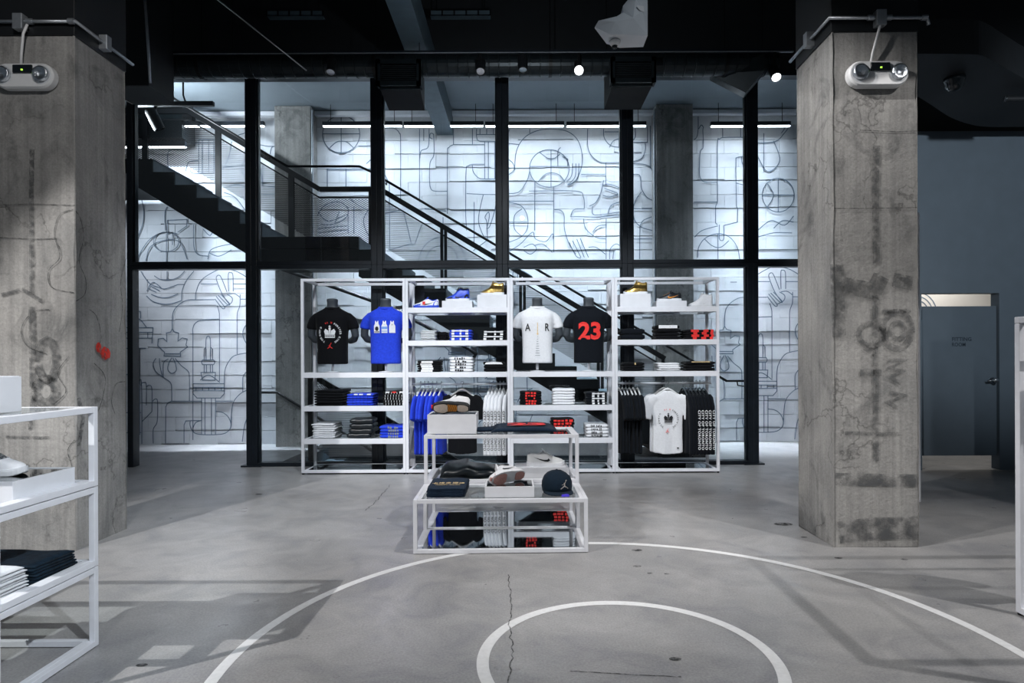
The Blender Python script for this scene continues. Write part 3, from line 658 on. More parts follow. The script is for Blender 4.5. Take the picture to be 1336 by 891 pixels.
for i in range(1, 5): window(MX[i], MX[i+1], 0.0, ZT, 1 if i == 1 else 2 if i == 4 else 0)
for n, (x0, x1) in enumerate(((MX[0], MX[1]), (MX[5], MX[6]))):
    b = MB()
    b.box(x0, x0+.07, GY-.07, GY+.07, 0, ZT-.001); b.box(x1-.07, x1, GY-.07, GY+.07, 0, ZT-.001); b.box(x0+.07, x1-.07, GY-.07, GY+.07, ZT-.045, ZT-.001)
    struct(b, 'door_%d' % (n+2), M['frame'], bevel=0.004)

# ---------------------------------------------------------------- staircase behind the glass
NY, FY = 8.78, 9.85; GO, RI = 0.30, 3.066/17; ZL = 3.066; XL0, XL1 = -3.598, -2.259
st = thing('staircase', 'black steel staircase with a mid landing behind the glass partition', 'staircase', (0, 0, 0))
def nose(X):
    if X < XL0-.0001: return ZL+min((XL0-X)/GO*RI+RI, 6*RI)
    if X <= XL1: return ZL
    return max(0, ZL-(X-XL1)/GO*RI)
def step_poly(lo):
    top = []; bot = []
    if lo:
        x, z = XL1, ZL
        top.append((x, z))
        for k in range(17):
            top.append((x+GO*k, ZL-RI*(k+1)));
            if k < 16: top.append((x+GO*(k+1), ZL-RI*(k+1)))
        s = RI/GO; xe = XL1+(ZL-.55)/s
        return [(XL1, ZL)]+top[1:]+[(xe, 0.0), (XL1, ZL-.55)]
    top.append((XL0, ZL))
    for k in range(6):
        top.append((XL0-GO*k, ZL+RI*(k+1)))
        top.append((XL0-GO*(k+1), ZL+RI*(k+1)) if k < 5 else (XL0-GO*6, ZL+RI*6))
    s = RI/GO; xe = XL0-GO*6
    return top+[(xe, ZL+RI*6-.33), (XL0, ZL-.36)]
for y in (NY, FY):
    b = MB(); b.prism([(x, z) for x, z in step_poly(True)], 'y', y-.008, y+.008); b.build('stringer', M['steel'], st)
    b = MB(); b.prism([(x, z) for x, z in step_poly(False)], 'y', y-.008, y+.008); b.build('stringer', M['steel'], st)
for k in range(17):
    b = MB(); x = XL1+GO*k; z = ZL-RI*(k+1)
    b.box(x-.006, x+.006, NY+.01, FY-.01, z, z+RI)
    if k < 16: b.box(x, x+GO, NY+.01, FY-.01, z-.012, z)
    b.build('step', M['tread'], st)
for k in range(6):
    b = MB(); x = XL0-GO*k; z = ZL+RI*(k+1)
    b.box(x-.006, x+.006, NY+.01, FY-.01, z-RI, z); b.box(x-GO, x+.015, NY+.01, FY-.01, z-.012, z); b.build('step', M['tread'], st)
b = MB(); b.box(XL0, XL1, NY-.012, FY+.01, ZL-.16, ZL); b.box(XL0-.02, XL1, NY-.006, FY, ZL-.35, ZL-.17); b.build('landing', M['steel'], st, bevel=.004)
b = MB(); b.box(-8.8, XL0-GO*5, NY-.01, FY+.4, ZL+RI*6-.2, ZL+RI*6); b.build('upper_floor_slab', M['steel'], st)
XU, XW, XE = -5.16, -3.13, 2.2
def rail_z(X):
    if X < XU: return 4.005+(XW-XU)*RI/GO
    if X < XW: return 4.005+(XW-X)*RI/GO
    if X < -2.2: return 4.005
    return 4.005-(X+2.2)*RI/GO
xs = [-7.4, XU, XW, -2.2, XE]
b = MB()
for a, c in zip(xs, xs[1:]):
    b.bar((a, FY, rail_z(a)), (c, FY, rail_z(c)), .05, .075)
b.build('guard_rail', M['steel'], st)
b = MB()
for a, c in zip(xs, xs[1:]): b.bar((a, FY, rail_z(a)-.13), (c, FY, rail_z(c)-.13), .02, .024)
b.build('guard_mid_rail', M['steel'], st)
posts = [-5.83, -4.70, -3.57, -2.33, -1.245, -1.185, -.03, .03, 1.17, 1.23, 2.17]
for X in posts:
    w = .085 if X < -2 else .045
    b = MB(); b.box(X-w/2, X+w/2, FY-.02, FY+.02, max(0, nose(X)-.15), rail_z(X)); b.build('guard_post', M['steel'], st)
def mesh_panel(parent, xa, xb, y, lofn, hifn, px=.052, pz=.030, w=.0065):
    b = MB(); L = xb-xa; H = hifn((xa+xb)/2)-lofn((xa+xb)/2)
    if H <= .05: return
    sl = pz/px
    n = int((L+H/sl)/px)+2
    for sgn in (1, -1):
        for i in range(-1, n+1):
            if sgn == 1: u0 = xa+i*px-H/sl; pts = ((u0, 0), (u0+H/sl, H))
            else: u0 = xa+i*px; pts = ((u0, 0), (u0-H/sl, H))
            (ua, va), (ub, vb) = pts
            def at(u): return va+(vb-va)*(u-ua)/(ub-ua)
            lo_, hi_ = max(min(ua, ub), xa), min(max(ua, ub), xb)
            if hi_-lo_ < .01: continue
            A = (lo_, y, lofn(lo_)+at(lo_)); B = (hi_, y, lofn(hi_)+at(hi_))
            b.bar(A, B, .003, w)
    return b.build('mesh_panel', M['steel'], parent)
edges = [-7.2, -5.83, XU, -4.70, -3.57, XW, -2.33, -2.2, -1.22, 0.0, 1.2, 2.17]
for xa, xb in zip(edges, edges[1:]):
    mesh_panel(st, xa, xb, FY, lambda X: rail_z(X)-.86, lambda X: rail_z(X)-.15)
hr = [P(px, py, NY) for px, py in ((196, 110), (375, 217), (469, 217), (484, 224), (948, 497), (988, 497))]
b = MB(); b.tube(hr, .017, 10); b.build('handrail', M['steel'], st, smooth=True)
for i in (1, 2, 3, 4, 5):
    X = MX[i]
    for a, c in zip(hr, hr[1:]):
        if a.x <= X <= c.x:
            z = a.z+(c.z-a.z)*(X-a.x)/(c.x-a.x)
            b = MB(); b.tube([(X, GY+.06, z-.06), (X, NY-.03, z-.06), (X, NY, z)], .009, 6); b.build('rail_bracket', M['steel'], st)
# flight to the level below
bs = thing('lower_staircase', 'dark steel stair down through the floor opening behind the shelving', 'staircase', (0, 0, 0))
for k in range(12):
    b = MB(); x = -3.05+.3*k; z = -.18*(k+1)
    b.box(x-.006, x+.006, HY0+.1, 9.98, z, z+.18); b.box(x, x+.3, HY0+.1, 9.98, z-.012, z); b.build('step', M['tread'], bs)
g0 = P(405, 493, 8.55); g1x = 1.4
def gz(X): return g0.z-(X-g0.x-.08)*.6 if X > g0.x+.08 else g0.z
b = MB(); b.box(g0.x-.03, g0.x+.03, 8.53, 8.57, 0, g0.z+.02); b.build('guard_post', M['steel'], bs)
b = MB(); b.bar((g0.x, 8.55, g0.z), (g0.x+.08, 8.55, g0.z), .05, .06); b.bar((g0.x+.08, 8.55, g0.z), (g0.x+.08+2.6, 8.55, g0.z-1.56), .05, .07); b.build('guard_rail', M['steel'], bs)
mesh_panel(bs, g0.x+.03, g0.x+2.5, 8.55, lambda X: gz(X)-.95, lambda X: gz(X)-.04)
a = [P(338, 512, 9.93), P(362, 512, 9.93), P(420, 548, 9.93), P(560, 634, 9.93)]
b = MB(); b.tube(a, .02, 8); b.build('handrail', M['steel'], bs, smooth=True)
p = MB(); p.tube([P(357, 347, 9.94), P(505, 395, 9.94)+Vector((0, 0, -.05)), P(612, 455, 9.94), P(621, 462, 9.94), P(617, 468, 9.94)], [.03, .03, .03, .035, .03], 8)
tag(p.build('sloping_pipe', M['steel'], smooth=True), 'dark sloping pipe along the mural wall beneath the stairs', 'pipe')

# ---------------------------------------------------------------- wall-washer lamps and ceiling services
def washer(label, px0, px1, D=9.98, py=165.5):
    a, c = P(px0, py, D), P(px1, py, D)
    L = (c.x-a.x); t = thing('linear_light', label, 'light fixture', ((a.x+c.x)/2, D, a.z), group=None)
    b = MB(); b.box(-L/2, L/2, -.03, .03, .012, .075); b.build('housing', M['frame'], t, bevel=.003)
    b = MB(); b.box(-L/2+.01, L/2-.01, -.024, .024, 0, .014); b.build('diffuser', M['lamp'], t)
    for s in (-1, 1):
        b = MB(); b.tube([(s*L*.4, 0, .07), (s*L*.4, 0, 5.37-a.z)], .005, 6); b.build('hanger_wire', M['steel'], t)
    for en, sp, ay, az in ((6, 150, WD-.06, 3.6), (9, 80, WD-.06, 1.2), (26, 34, WD-.24, 0)): area('washer_lamp', ((a.x+c.x)/2, D, a.z-.01), ((a.x+c.x)/2, ay, az), en, L*.95, .05, (0.78, 0.88, 1.0), sp)
    return t
for lab, a, c in (('long linear light above the mural, leftmost of the upper row', 241, 345), ('long linear light above the mural right of the landing pilaster', 421, 525),
                  ('long linear light above the mural crossed by the ceiling beam', 527, 631), ('long linear light above the mural just right of the ceiling beam', 633, 736),
                  ('long linear light above the mural left of the dark pilaster', 739, 843), ('long linear light above the mural right of the dark pilaster', 927, 1031)):
    washer(lab, a, c)
mb = MB(); q = P(150, 190, 10.02); e = P(243, 190, 10.02)
mb.box(-7.2, e.x, 9.9, 10.3, e.z+.08, 5.3); struct(mb, 'trim_4', M['duct'])
t = thing('linear_light', 'short bright linear light under the dark bulkhead at far left', 'light fixture', ((q.x+e.x)/2, 10.02, e.z-.02))
b = MB(); L = e.x-q.x; b.box(-L/2, L/2, -.04, .02, 0, .09); b.build('housing', M['frame'], t); b = MB(); b.box(-L/2, L/2, -.035, .015, -.014, 0); b.build('diffuser', M['lamp'], t)
area('washer_lamp', ((q.x+e.x)/2, 10.02, e.z-.04), ((q.x+e.x)/2, WD-.06, 1.8), 22, L, .05, (0.78, 0.88, 1.0), 120)
area('stair_ceiling_fill', (-5.4, 8.75, 4.5), (-4.4, 9.0, 5.37), 60, .5, .3, COOL)  # unseen uplight added to brighten the left stairwell ceiling
# beam
mb = MB(); mb.box(-9, 4.6, 10.2, 10.3, 5.29, 5.355); struct(mb, 'trim_5', M['white'])
b = MB(); b.box(-1.375, -1.115, 4.4, 10.32, 5.0, 5.36); tag(b.build('ceiling_beam', M['tread'], bevel=.004), 'grey steel beam running from the shop ceiling to the mural wall', 'beam')
# spiral duct
a, c = P(198, 85, 7.5), P(1010, 85, 7.5); zc = (a.z+c.z)/2
t = thing('round_duct', 'long black spiral duct running along the top of the glass partition', 'duct', ((a.x+c.x)/2, 7.5, zc)); L = c.x-a.x
b = MB(); pr = []; n = int(L/.12)
for k in range(n+1):
    x = -L/2+L*k/n; pr += [(.135, x), (.142, x+.004), (.142, x+.012), (.135, x+.016)]
b.lathe(pr, 24, ax='x'); b.build('spiral_tube', M['duct'], t, smooth=False)
for s in (-.42, -.14, .14, .42):
    b = MB(); b.lathe([(.146, -.02), (.149, -.02), (.149, .02), (.146, .02)], 24, (L*s, 0, 0), 'x'); b.tube([(L*s, 0, .14), (L*s, 0, 6.585-zc)], .006, 6); b.build('duct_strap', M['steel'], t)
# conduit rail in front of the duct
a, c = P(222, 71.5, 7.3), P(1035, 70, 7.3)
t = thing('lighting_track', 'thin pale lighting track crossing above the glass partition', 'lighting track', ((a.x+c.x)/2, 7.3, a.z)); L = (c.x-a.x)
b = MB(); b.box(-L/2, L/2, -.018, .018, 0, .03); b.build('track_rail', M['frame'], t); b = MB(); b.box(-L/2, L/2, -.02, -.016, -.004, .006); b.build('track_edge', M['galv'], t)
for s in (-.4, -.1, .2, .45):
    b = MB(); b.tube([(L*s, 0, .03), (L*s, 0, 6.585-a.z)], .006, 6); b.build('drop_rod', M['steel'], t)
TRZ = a.z
def track_spot(label, px, py, D, aim, lit=False, hang=True, size=1.0):
    p = P(px, py, D); t = thing('track_light', label, 'track light', p)
    d = (Vector(aim)-p).normalized(); q = d.to_track_quat('Z', 'Y').to_matrix().to_4x4()
    b = MB(); b.lathe([(.001, -.12), (.05, -.12), (.056, -.10), (.056, .085), (.05, .09), (.046, .07), (.001, .07)], 20); b.xf(q @ Matrix.Scale(size, 4)); b.build('lamp_head', M['black'], t)
    b = MB(); b.lathe([(.001, .0), (.046, .0), (.001, .004)], 20, (0, 0, .076)); b.xf(q @ Matrix.Scale(size, 4)); b.build('lens', M['bulb'] if lit else M['reflector'], t)
    b = MB(); top = (TRZ-p.z) if hang else .22
    b.bar((0, 0, .05), (0, 0, max(.12, top)), .03, .02); b.bar((-.045, 0, .0), (-.045, 0, .1), .012, .03); b.bar((-.045, 0, .1), (0, 0, .1), .012, .03); b.build('bracket', M['steel'], t)
    return t
track_spot('unlit black track light left of the louvred ceiling grille', 432, 88, 7.3, (-2, 5, 0))
track_spot('unlit black track light just right of the ceiling beam', 627, 88, 7.3, (-.4, 4.5, .5))
track_spot('bare black spotlight with pale fittings above the window middle', 682, 84, 7.3, (0.1, 5, -2))
track_spot('brightly lit spotlight shining at the camera above the partition', 755, 92, 7.3, (0.3, .0, 1.5), True)
track_spot('lit spotlight tucked beside the right concrete column', 1011, 96, 7.3, (2.6, 3.0, -1.0), True)
track_spot('black spotlight hanging over the stairs at upper left', 203, 158, 8.6, (-4.0, 9.5, 2), False, False, 1.3)
# hanging track over the stairs
a, c = P(176, 136, 8.6), P(279, 136, 8.6)
t = thing('hanging_track', 'short black hanging lighting track over the staircase at left', 'lighting track', ((a.x+c.x)/2, 8.6, a.z)); L = c.x-a.x
b = MB(); b.box(-L/2, L/2, -.03, .03, -.03, .03); b.build('track_rail', M['black'], t, bevel=.004); b = MB(); b.tube([(.15, 0, .03), (.12, 0, .12), (.12, 0, 5.36-a.z)], .012, 8); b.build('power_cord', M['black'], t, smooth=True)
b = MB(); b.tube([(-L/2+.1, 0, .03), (-L/2+.1, 0, 5.36-a.z)], .006, 6); b.build('drop_rod', M['steel'], t)
# diffuser boxes
def diffuser(label, px0, px1, py0, py1, bx0, bx1, by, D):
    a, c = P(px0, py0, D), P(px1, py1, D); x = (a.x+c.x)/2; z = (a.z+c.z)/2; w = (c.x-a.x)/2; h = (a.z-c.z)/2
    t = thing('air_diffuser', label, 'air vent', (x, D, z))
    b = MB(); b.box(-w, w, 0, .03, h-.05, h); b.box(-w, w, 0, .03, -h, -h+.05); b.box(-w, -w+.05, 0, .03, -h, h); b.box(w-.05, w, 0, .03, -h, h); b.box(-w, w, .1, .13, -h, h); b.box(-w, -w+.02, .0, .13, -h, h); b.box(w-.02, w, .0, .13, -h, h); b.build('grille_frame', M['duct'], t)
    b = MB()
    for k in range(9):
        zz = -h+.06+(2*h-.12)*k/8; b.bar((-w+.05, .04, zz), (w-.05, .04, zz), .05, .006, up=(0, -.5, 1))
    b.build('louvres', M['duct'], t)
    b = MB(); e0, e1 = P(bx0, by, D+.3).x-x, P(bx1, by, D+.3).x-x; zb = P(bx0, by, D+.3).z-z
    b.hexa([(-w*.9, .13, -h), (w*.9, .13, -h), (e1, .42, zb), (e0, .42, zb)], [(-w*.9, .13, h), (w*.9, .13, h), (e1, .42, h), (e0, .42, h)]); b.build('plenum_box', M['black'], t)
diffuser('louvred ceiling grille box left of the ceiling beam', 490, 549, 77, 111, 505, 552, 139, 7.2)
diffuser('black ceiling grille box right of the bright spotlight', 797, 856, 74, 107, 790, 838, 138, 7.2)
p = [P(926, 97, 7.6), P(997, 70, 7.3), P(997, 92, 7.3), P(973, 121, 7.45)]
b = MB(); b.add([tuple(v) for v in p]+[(v.x+.1, v.y+.35, v.z+.08) for v in p], [(0,1,2,3),(7,6,5,4),(0,4,5,1),(1,5,6,2),(2,6,7,3),(3,7,4,0)])
tag(b.build('duct_transition', M['duct']), 'dark triangular folded duct end left of the right column', 'duct')
b = MB(); a = P(165, 112, 6.8); c = P(194, 112, 6.8); b.box(a.x-.25, c.x, 6.8, 7.3, a.z, 6.59); o = tag(b.build('black_riser_duct', M['black'], bevel=.01), 'boxy black vertical duct behind the left column top', 'duct')
b = MB(); b.tube([P(187, -30, 6.6), P(193, 55, 6.7), P(196, 108, 6.75)], .014, 8); tag(b.build('ceiling_conduit', M['galv'], smooth=True), 'grey conduit running down the black duct at upper left', 'conduit')
b = MB(); b.tube([P(255, -25, 7.0), P(285, 0, 7.0), P(400, 92, 7.27)], .008, 6); tag(b.build('ceiling_cable', M['galv'], smooth=True), 'thin diagonal grey cable across the dark ceiling at left', 'cable')
for lab, a, c, D in (('pale fluorescent tray in the dark ceiling left of the beam', (350, 22.5), (423, 22.5), 7.9), ('pale fluorescent tray in the dark ceiling right of the beam', (562, 22), (640, 22), 7.9)):
    a, c = P(*a, D), P(*c, D); t = thing('ceiling_tray', lab, 'cable tray', ((a.x+c.x)/2, D, a.z)); L = c.x-a.x
    b = MB(); b.box(-L/2, L/2, -.05, .05, -.01, .0); b.box(-L/2, L/2, -.05, -.045, -.01, .05); b.build('tray', M['tread'], t)
    b = MB()
    for k in range(6): b.box(-L/2+L*k/5-.01, -L/2+L*k/5+.01, -.053, -.05, -.01, .06)
    b.tube([(-L*.4, 0, .0), (-L*.4, 0, 6.585-a.z)], .006, 6); b.tube([(L*.4, 0, .0), (L*.4, 0, 6.585-a.z)], .006, 6); b.build('tray_clips', M['steel'], t)
# wavy soffit at upper right
b = MB(); zS = 4.0
far = [(1165, 112), (1195, 125), (1215, 137), (1240, 153), (1265, 162), (1290, 165.5), (1340, 165.5), (1420, 166)]
near = [(1420, 125), (1350, 108), (1310, 88), (1285, 74), (1260, 70.5), (1165, 70)]
def flat(px, py):
    D = F*(zS-CZ)/(VY-py-TH*(px-VX)); v = P(px, py, D); return (v.x, v.y)
poly = catmull([flat(*p) for p in far], 4)+catmull([flat(*p) for p in near], 4)
b.prism(poly, 'z', zS, zS+.3); o = struct(b, 'ceiling_canopy', M['black'])
b = MB(); v = P(1245, 76, 6.0); b.lathe([(.001, -.09), (.05, -.075), (.075, -.04), (.08, 0), (.09, .01), (.09, .04), (.001, .04)], 20); o = b.build('dome_camera', M['smoked'], smooth=True); o.location = (v.x, v.y, 3.96); tag(o, 'small black dome camera under the dark canopy at upper right', 'camera')
t = thing('track_light', 'slim black spotlight at the far right under the canopy', 'track light', P(1325, 129, 6.3))
b = MB(); b.lathe([(.001, -.1), (.03, -.1), (.032, .3), (.001, .3)], 14, ax='x'); b.build('lamp_head', M['black'], t); b = MB(); b.tube([(.1, 0, .02), (.1, 0, 4.0-t.location.z)], .01, 6); b.build('bracket', M['steel'], t); b = MB(); b.lathe([(.001, -.108), (.027, -.108), (.027, -.1), (.001, -.1)], 14, ax='x'); b.build('lens', M['chrome'], t)
# faceted hanging sneaker sculpture with a dome camera under it
D = 3.3; o0 = P(812, 30, D)
t = thing('faceted_sculpture', 'white faceted high-top shoe sculpture hanging from the dark ceiling', 'sculpture', o0)
prof = [(776, 36), (780, 31), (803, 28), (811, 23), (811, 14), (824, -2), (834, -14), (842, -14), (842, 23), (842, 54), (811, 54), (793, 51)]
pp = [P(x, y, D)-o0 for x, y in prof]
b = MB(); n = len(pp); hw = [.006, .03, .05, .05, .045, .05, .055, .055, .06, .06, .07, .05]
vs = [(v.x, -w, v.z) for v, w in zip(pp, hw)]+[(v.x, w, v.z) for v, w in zip(pp, hw)]
c1 = [P(800, 38, D)-o0, P(822, 36, D)-o0, P(834, 26, D)-o0, P(826, 8, D)-o0]
cv = [(v.x, -w, v.z) for v, w in zip(c1, (.075, .095, .09, .075))]+[(v.x, w, v.z) for v, w in zip(c1, (.075, .095, .09, .075))]
fs = [(i, (i+1) % n, n+(i+1) % n, n+i) for i in range(n)]
A = 2*n
for o in (0, 1):
    f = n*o; g = A+4*o
    tri = [(0,1,'a'),(1,2,'a'),(2,3,'a'),(3,'b','a'),(3,4,'b'),(4,'d','b'),(4,5,'d'),(5,6,'d'),(6,7,'d'),(7,8,'d'),(8,'c','d'),('d','c','b'),(8,9,'c'),(9,'b','c'),(9,10,'b'),(10,'a','b'),(10,11,'a'),(11,0,'a')]
    for q in tri: fs.append(tuple((g+'abcd'.index(i)) if isinstance(i, str) else f+i for i in q))
b.add(vs+cv, fs); b.build('shoe_body', M['sculpt'], t)
b = MB(); v = P(826, 23, D)-o0; b.add([(v.x, -.094, v.z+.012), (v.x+.04, -.085, v.z+.012), (v.x+.04, -.09, v.z-.02), (v.x+.015, -.094, v.z-.012)], [(0,1,2,3)]); b.build('white_facet', M['whiteplastic'], t)  # small facet in a slightly paler plain white
b = MB(); v = P(838, -10, D)-o0; b.tube([v, (v.x, 0, 6.6-o0.z)], .006, 6); b.build('suspension_wire', M['steel'], t)
v = P(802, 57.5, D); t = thing('dome_camera', 'small white dome camera beneath the hanging shoe sculpture', 'camera', (v.x, v.y, v.z))
b = MB(); b.lathe([(.001, -.012), (.018, -.008), (.03, .006), (.03, .014), (.001, .014)], 20); b.build('housing', M['whiteplastic'], t, smooth=True); b = MB(); b.lathe([(.001, -.026), (.012, -.022), (.015, -.01), (.001, -.006)], 16); b.build('dome', M['smoked'], t, smooth=True)

# conduit and emergency lights on the columns
def conduit(label, pts, boxes, fit=()):
    t = thing('conduit', label, 'conduit', pts[0]); o = Vector(pts[0])
    b = MB(); b.tube([Vector(p)-o for p in pts], .013, 10); b.build('conduit_pipe', M['galv'], t, smooth=True)
    for p in boxes:
        p = Vector(p)-o; b = MB(); b.box(p.x-.035, p.x+.035, p.y-.03, p.y+.03, p.z-.055, p.z+.055); b.build('junction_box', M['galv'], t, bevel=.004)
    for p in fit:
        p = Vector(p)-o; b = MB(); b.lathe([(.001, -.02), (.02, -.02), (.02, .02), (.001, .02)], 12, tuple(p), 'x'); b.build('conduit_fitting', M['galv'], t)
zc = 3.80
conduit('silver conduit wrapping the top of the right column', [(CRX0-.03, CY1+.05, zc), (CRX0-.03, CY0-.03, zc), (CRX1+.05, CY0-.03, zc), (CRX1+.06, CY0-.03, zc-.05)], [(CRX0-.03, CY0+.29, zc), (2.565, CY0-.035, zc-.01)], [(2.50, CY0-.03, zc), (2.63, CY0-.03, zc), (CRX1+.03, CY0-.03, zc)])
conduit('silver conduit wrapping the top of the left column', [(CLX1+.03, CY1+.05, zc), (CLX1+.03, CY0-.03, zc), (CLX0-.05, CY0-.03, zc)], [(CLX1+.03, CY0+.29, zc), (-3.585, CY0-.035, zc-.01)], [(-3.52, CY0-.03, zc), (CLX1, CY0-.03, zc)])
def emergency(label, x, z, y, face=-1):
    t = thing('emergency_light', label, 'emergency light', (x, y, z), 0 if face < 0 else PI)
    b = MB()
    def pill(w, h, y, n=14): return [((w-h)*math.copysign(1, math.cos(a))+h*math.cos(a), y, h*math.sin(a)) for a in [2*PI*(k+.5)/(2*n) for k in range(2*n)]]
    b.loft([pill(.215, .09, 0), pill(.215, .09, -.045), pill(.205, .08, -.06)]); b.build('housing', M['whiteplastic'], t, smooth=False)
    b = MB(); b.box(-.065, .075, -.072, -.058, .012, .072); b.build('test_panel', M['smoked'], t, bevel=.006)
    b = MB(); b.box(.0, .012, -.076, -.07, .028, .038); b.build('indicator', M['led'], t)
    for s in (-1, 1):
        h = MB(); h.lathe([(.001, -.045), (.04, -.04), (.062, -.02), (.066, 0), (.001, 0)], 22, (s*.137, -.058, .004), 'y'); lh = h.build('lamp_lens', M['lens'], t, smooth=True)
        r = MB(); r.lathe([(.001, -.008), (.018, -.012), (.044, -.03), (.054, -.027), (.056, 0), (.001, 0)], 18, (s*.137, -.057, .004), 'y'); r.build('reflector', M['reflector'], t, smooth=True)
    b = MB(); b.tube([(-.04, -.02, .085), (-.03, -.03, .16), (-.0, -.05, .30), (.025, -.045, 3.77-z)], .009, 8); b.build('cable', M['whiteplastic'], t, smooth=True)
v = P(1141, 100, CY0); emergency('white twin-lamp emergency light high on the right column', v.x, v.z, CY0-.002)
v = P(38, 103, CY0); emergency('white twin-lamp emergency light high on the left column', v.x, v.z, CY0-.002)
emergency('white twin-lamp emergency light on the far face of the left column', -3.53, 2.44, CY1+.002, 1)
# ---------------------------------------------------------------- shelving units
SY0, SY1, SX0, SW = 7.58, 8.06, -2.645, 1.2475
ZM, ZA, ZB, ZC, ZD = 1.215, 0.815, 0.425, 1.985, 1.592     # shelf tops
def ring_bars(b, x0, x1, y0, y1, z0, z1, w):
    b.box(x0, x1, y0, y0+w, z0, z1); b.box(x0, x1, y1-w, y1, z0, z1); b.box(x0, x0+w, y0+w, y1-w, z0, z1); b.box(x1-w, x1, y0+w, y1-w, z0, z1)
def shelf_unit(i, label, levels, rail):
    xc = SX0+SW*(i+.5); t = thing('shelving_unit', label, 'shelving', (xc, (SY0+SY1)/2, 0), 0, None)
    w, d, p = SW/2-.001, (SY1-SY0)/2, .033
    for sx in (-1, 1):
        for sy in (-1, 1):
            b = MB(); x0 = -w if sx < 0 else w-p; y0 = -d if sy < 0 else d-p
            b.box(x0, x0+p, y0, y0+p, .018, 2.335); o = b.build('post', M['white'], t, bevel=.002)
            f = MB(); f.lathe([(.001, 0), (.013, 0), (.013, .018), (.001, .018)], 10, (x0+p/2, y0+p/2, 0)); f.build('levelling_foot', M['black'], o)
    b = MB(); ring_bars(b, -w+p, w-p, -d, d, 2.302, 2.335, p); b.build('top_frame', M['white'], t, bevel=.002)
    b = MB(); ring_bars(b, -w+p, w-p, -d, d, .018, .052, p); o = b.build('base_frame', M['white'], t, bevel=.002)
    b = MB(); b.box(-w+.05, w-.05, -d+.03, d-.03, .040, .050); b.build('base_panel', M['mirror'], o)
    for z in levels:
        b = MB(); ring_bars(b, -w+p, w-p, -d, d, z-.062, z, .03); b.box(-w+p, w-p, -.015, .015, z-.05, z-.012); o = b.build('shelf', M['white'], t, bevel=.002)
        b = MB(); b.box(-w+.06, w-.06, -d+.028, d-.028, z-.010, z-.001); b.build('shelf_panel', M['shelfglass'], o)
    if rail:
        b = MB(); b.tube([(-w+p, 0, rail), (w-p, 0, rail)], .013, 12); o = b.build('hang_rail', M['white'], t, smooth=True)
        for s in (-1, 1):
            b = MB(); b.tube([(s*(w-p)*.98, 0, rail), (s*(w-p)*.98, 0, ZM-.06)], .008, 8); b.build('rail_support', M['white'], o)
    return t
RAILZ = 1.063
shelf_unit(0, 'leftmost white shelving bay with the crown tee and blue tee mannequins', [ZM, ZA, ZB], None)
shelf_unit(1, 'white shelving bay with blue tees hanging under three shelves', [ZC, ZD, ZM], RAILZ)
shelf_unit(2, 'white shelving bay with the AIR tee and number 23 tee mannequins', [ZM, ZA, ZB], None)
shelf_unit(3, 'rightmost white shelving bay with long black sleeves hanging below', [ZC, ZD, ZM], RAILZ)

# ---------------------------------------------------------------- tee shapes and printed decals
TOR = [(.10, .185, .098), (.28, .183, .104), (.45, .187, .112), (.58, .195, .122), (.66, .205, .118), (.705, .212, .10), (.735, .185, .085), (.765, .125, .078), (.792, .08, .074)]
def tee_front(x, z, e=2.8):
    hw = interp([(a, b) for a, b, c in TOR], z); hd = interp([(a, c) for a, b, c in TOR], z)
    q = min(.999, abs(x)/hw); return -hd*(1-q**e)**(1/e)
def _man():
    b = MB()
    b.loft([sring(0, 0, z, w*.93, d*.9) for z, w, d in TOR]+[sring(0, 0, .80, .066, .066), sring(0, -.004, .845, .060, .064), sring(0, -.006, .885, .067, .070), sring(0, -.006, .9, .06, .062)])
    for s in (-1, 1):
        b.tube([(s*.17, 0, .67), (s*.225, .005, .63), (s*.258, .01, .55), (s*.272, .03, .45), (s*.245, .07, .405), (s*.19, .115, .385), (s*.15, .145, .385)], [.06, .058, .05, .047, .046, .038, .03], 12)
        b.loft([sring(s*(.15-.02*k), .15, .385, .001+.0*k, .02, 10, 2) if False else [(s*(.15-.03*k), .148+.012*math.cos(a)*(1-.2*k), .385+.032*math.sin(a)*(1-.12*k)) for a in [2*PI*i/10 for i in range(10)]] for k in range(3)])
        for f in range(4): b.tube([(s*.09, .148, .407-.014*f), (s*.055, .146, .405-.014*f), (s*.03, .138, .402-.014*f)], [.0085, .008, .0065], 6)
        b.tube([(s*.13, .14, .41), (s*.10, .128, .425), (s*.08, .122, .43)], [.011, .009, .007], 6)
    return b.mesh('mannequin_body', M['manq'], True)
def _tee(m):
    b = MB()
    b.loft([sring(0, 0, z, w, d) for z, w, d in TOR])
    for s in (-1, 1):
        b.tube([(s*.13, 0, .69), (s*.19, .003, .672), (s*.232, .006, .63), (s*.256, .01, .575), (s*.266, .013, .53)], [.055, .060, .062, .060, .060], 16)
    return b.mesh('tee', m, True)
MAN = _man()
def remeshed(name, me, parent, vox=.011):
    o = bpy.data.objects.new(name, me); COL.objects.link(o); o.parent = parent
    r = o.modifiers.new('remesh', 'REMESH'); r.mode = 'VOXEL'; r.voxel_size = vox; r.use_smooth_shade = True
    k = o.modifiers.new('smooth', 'SMOOTH'); k.iterations = 3; k.factor = 0.5
    return o
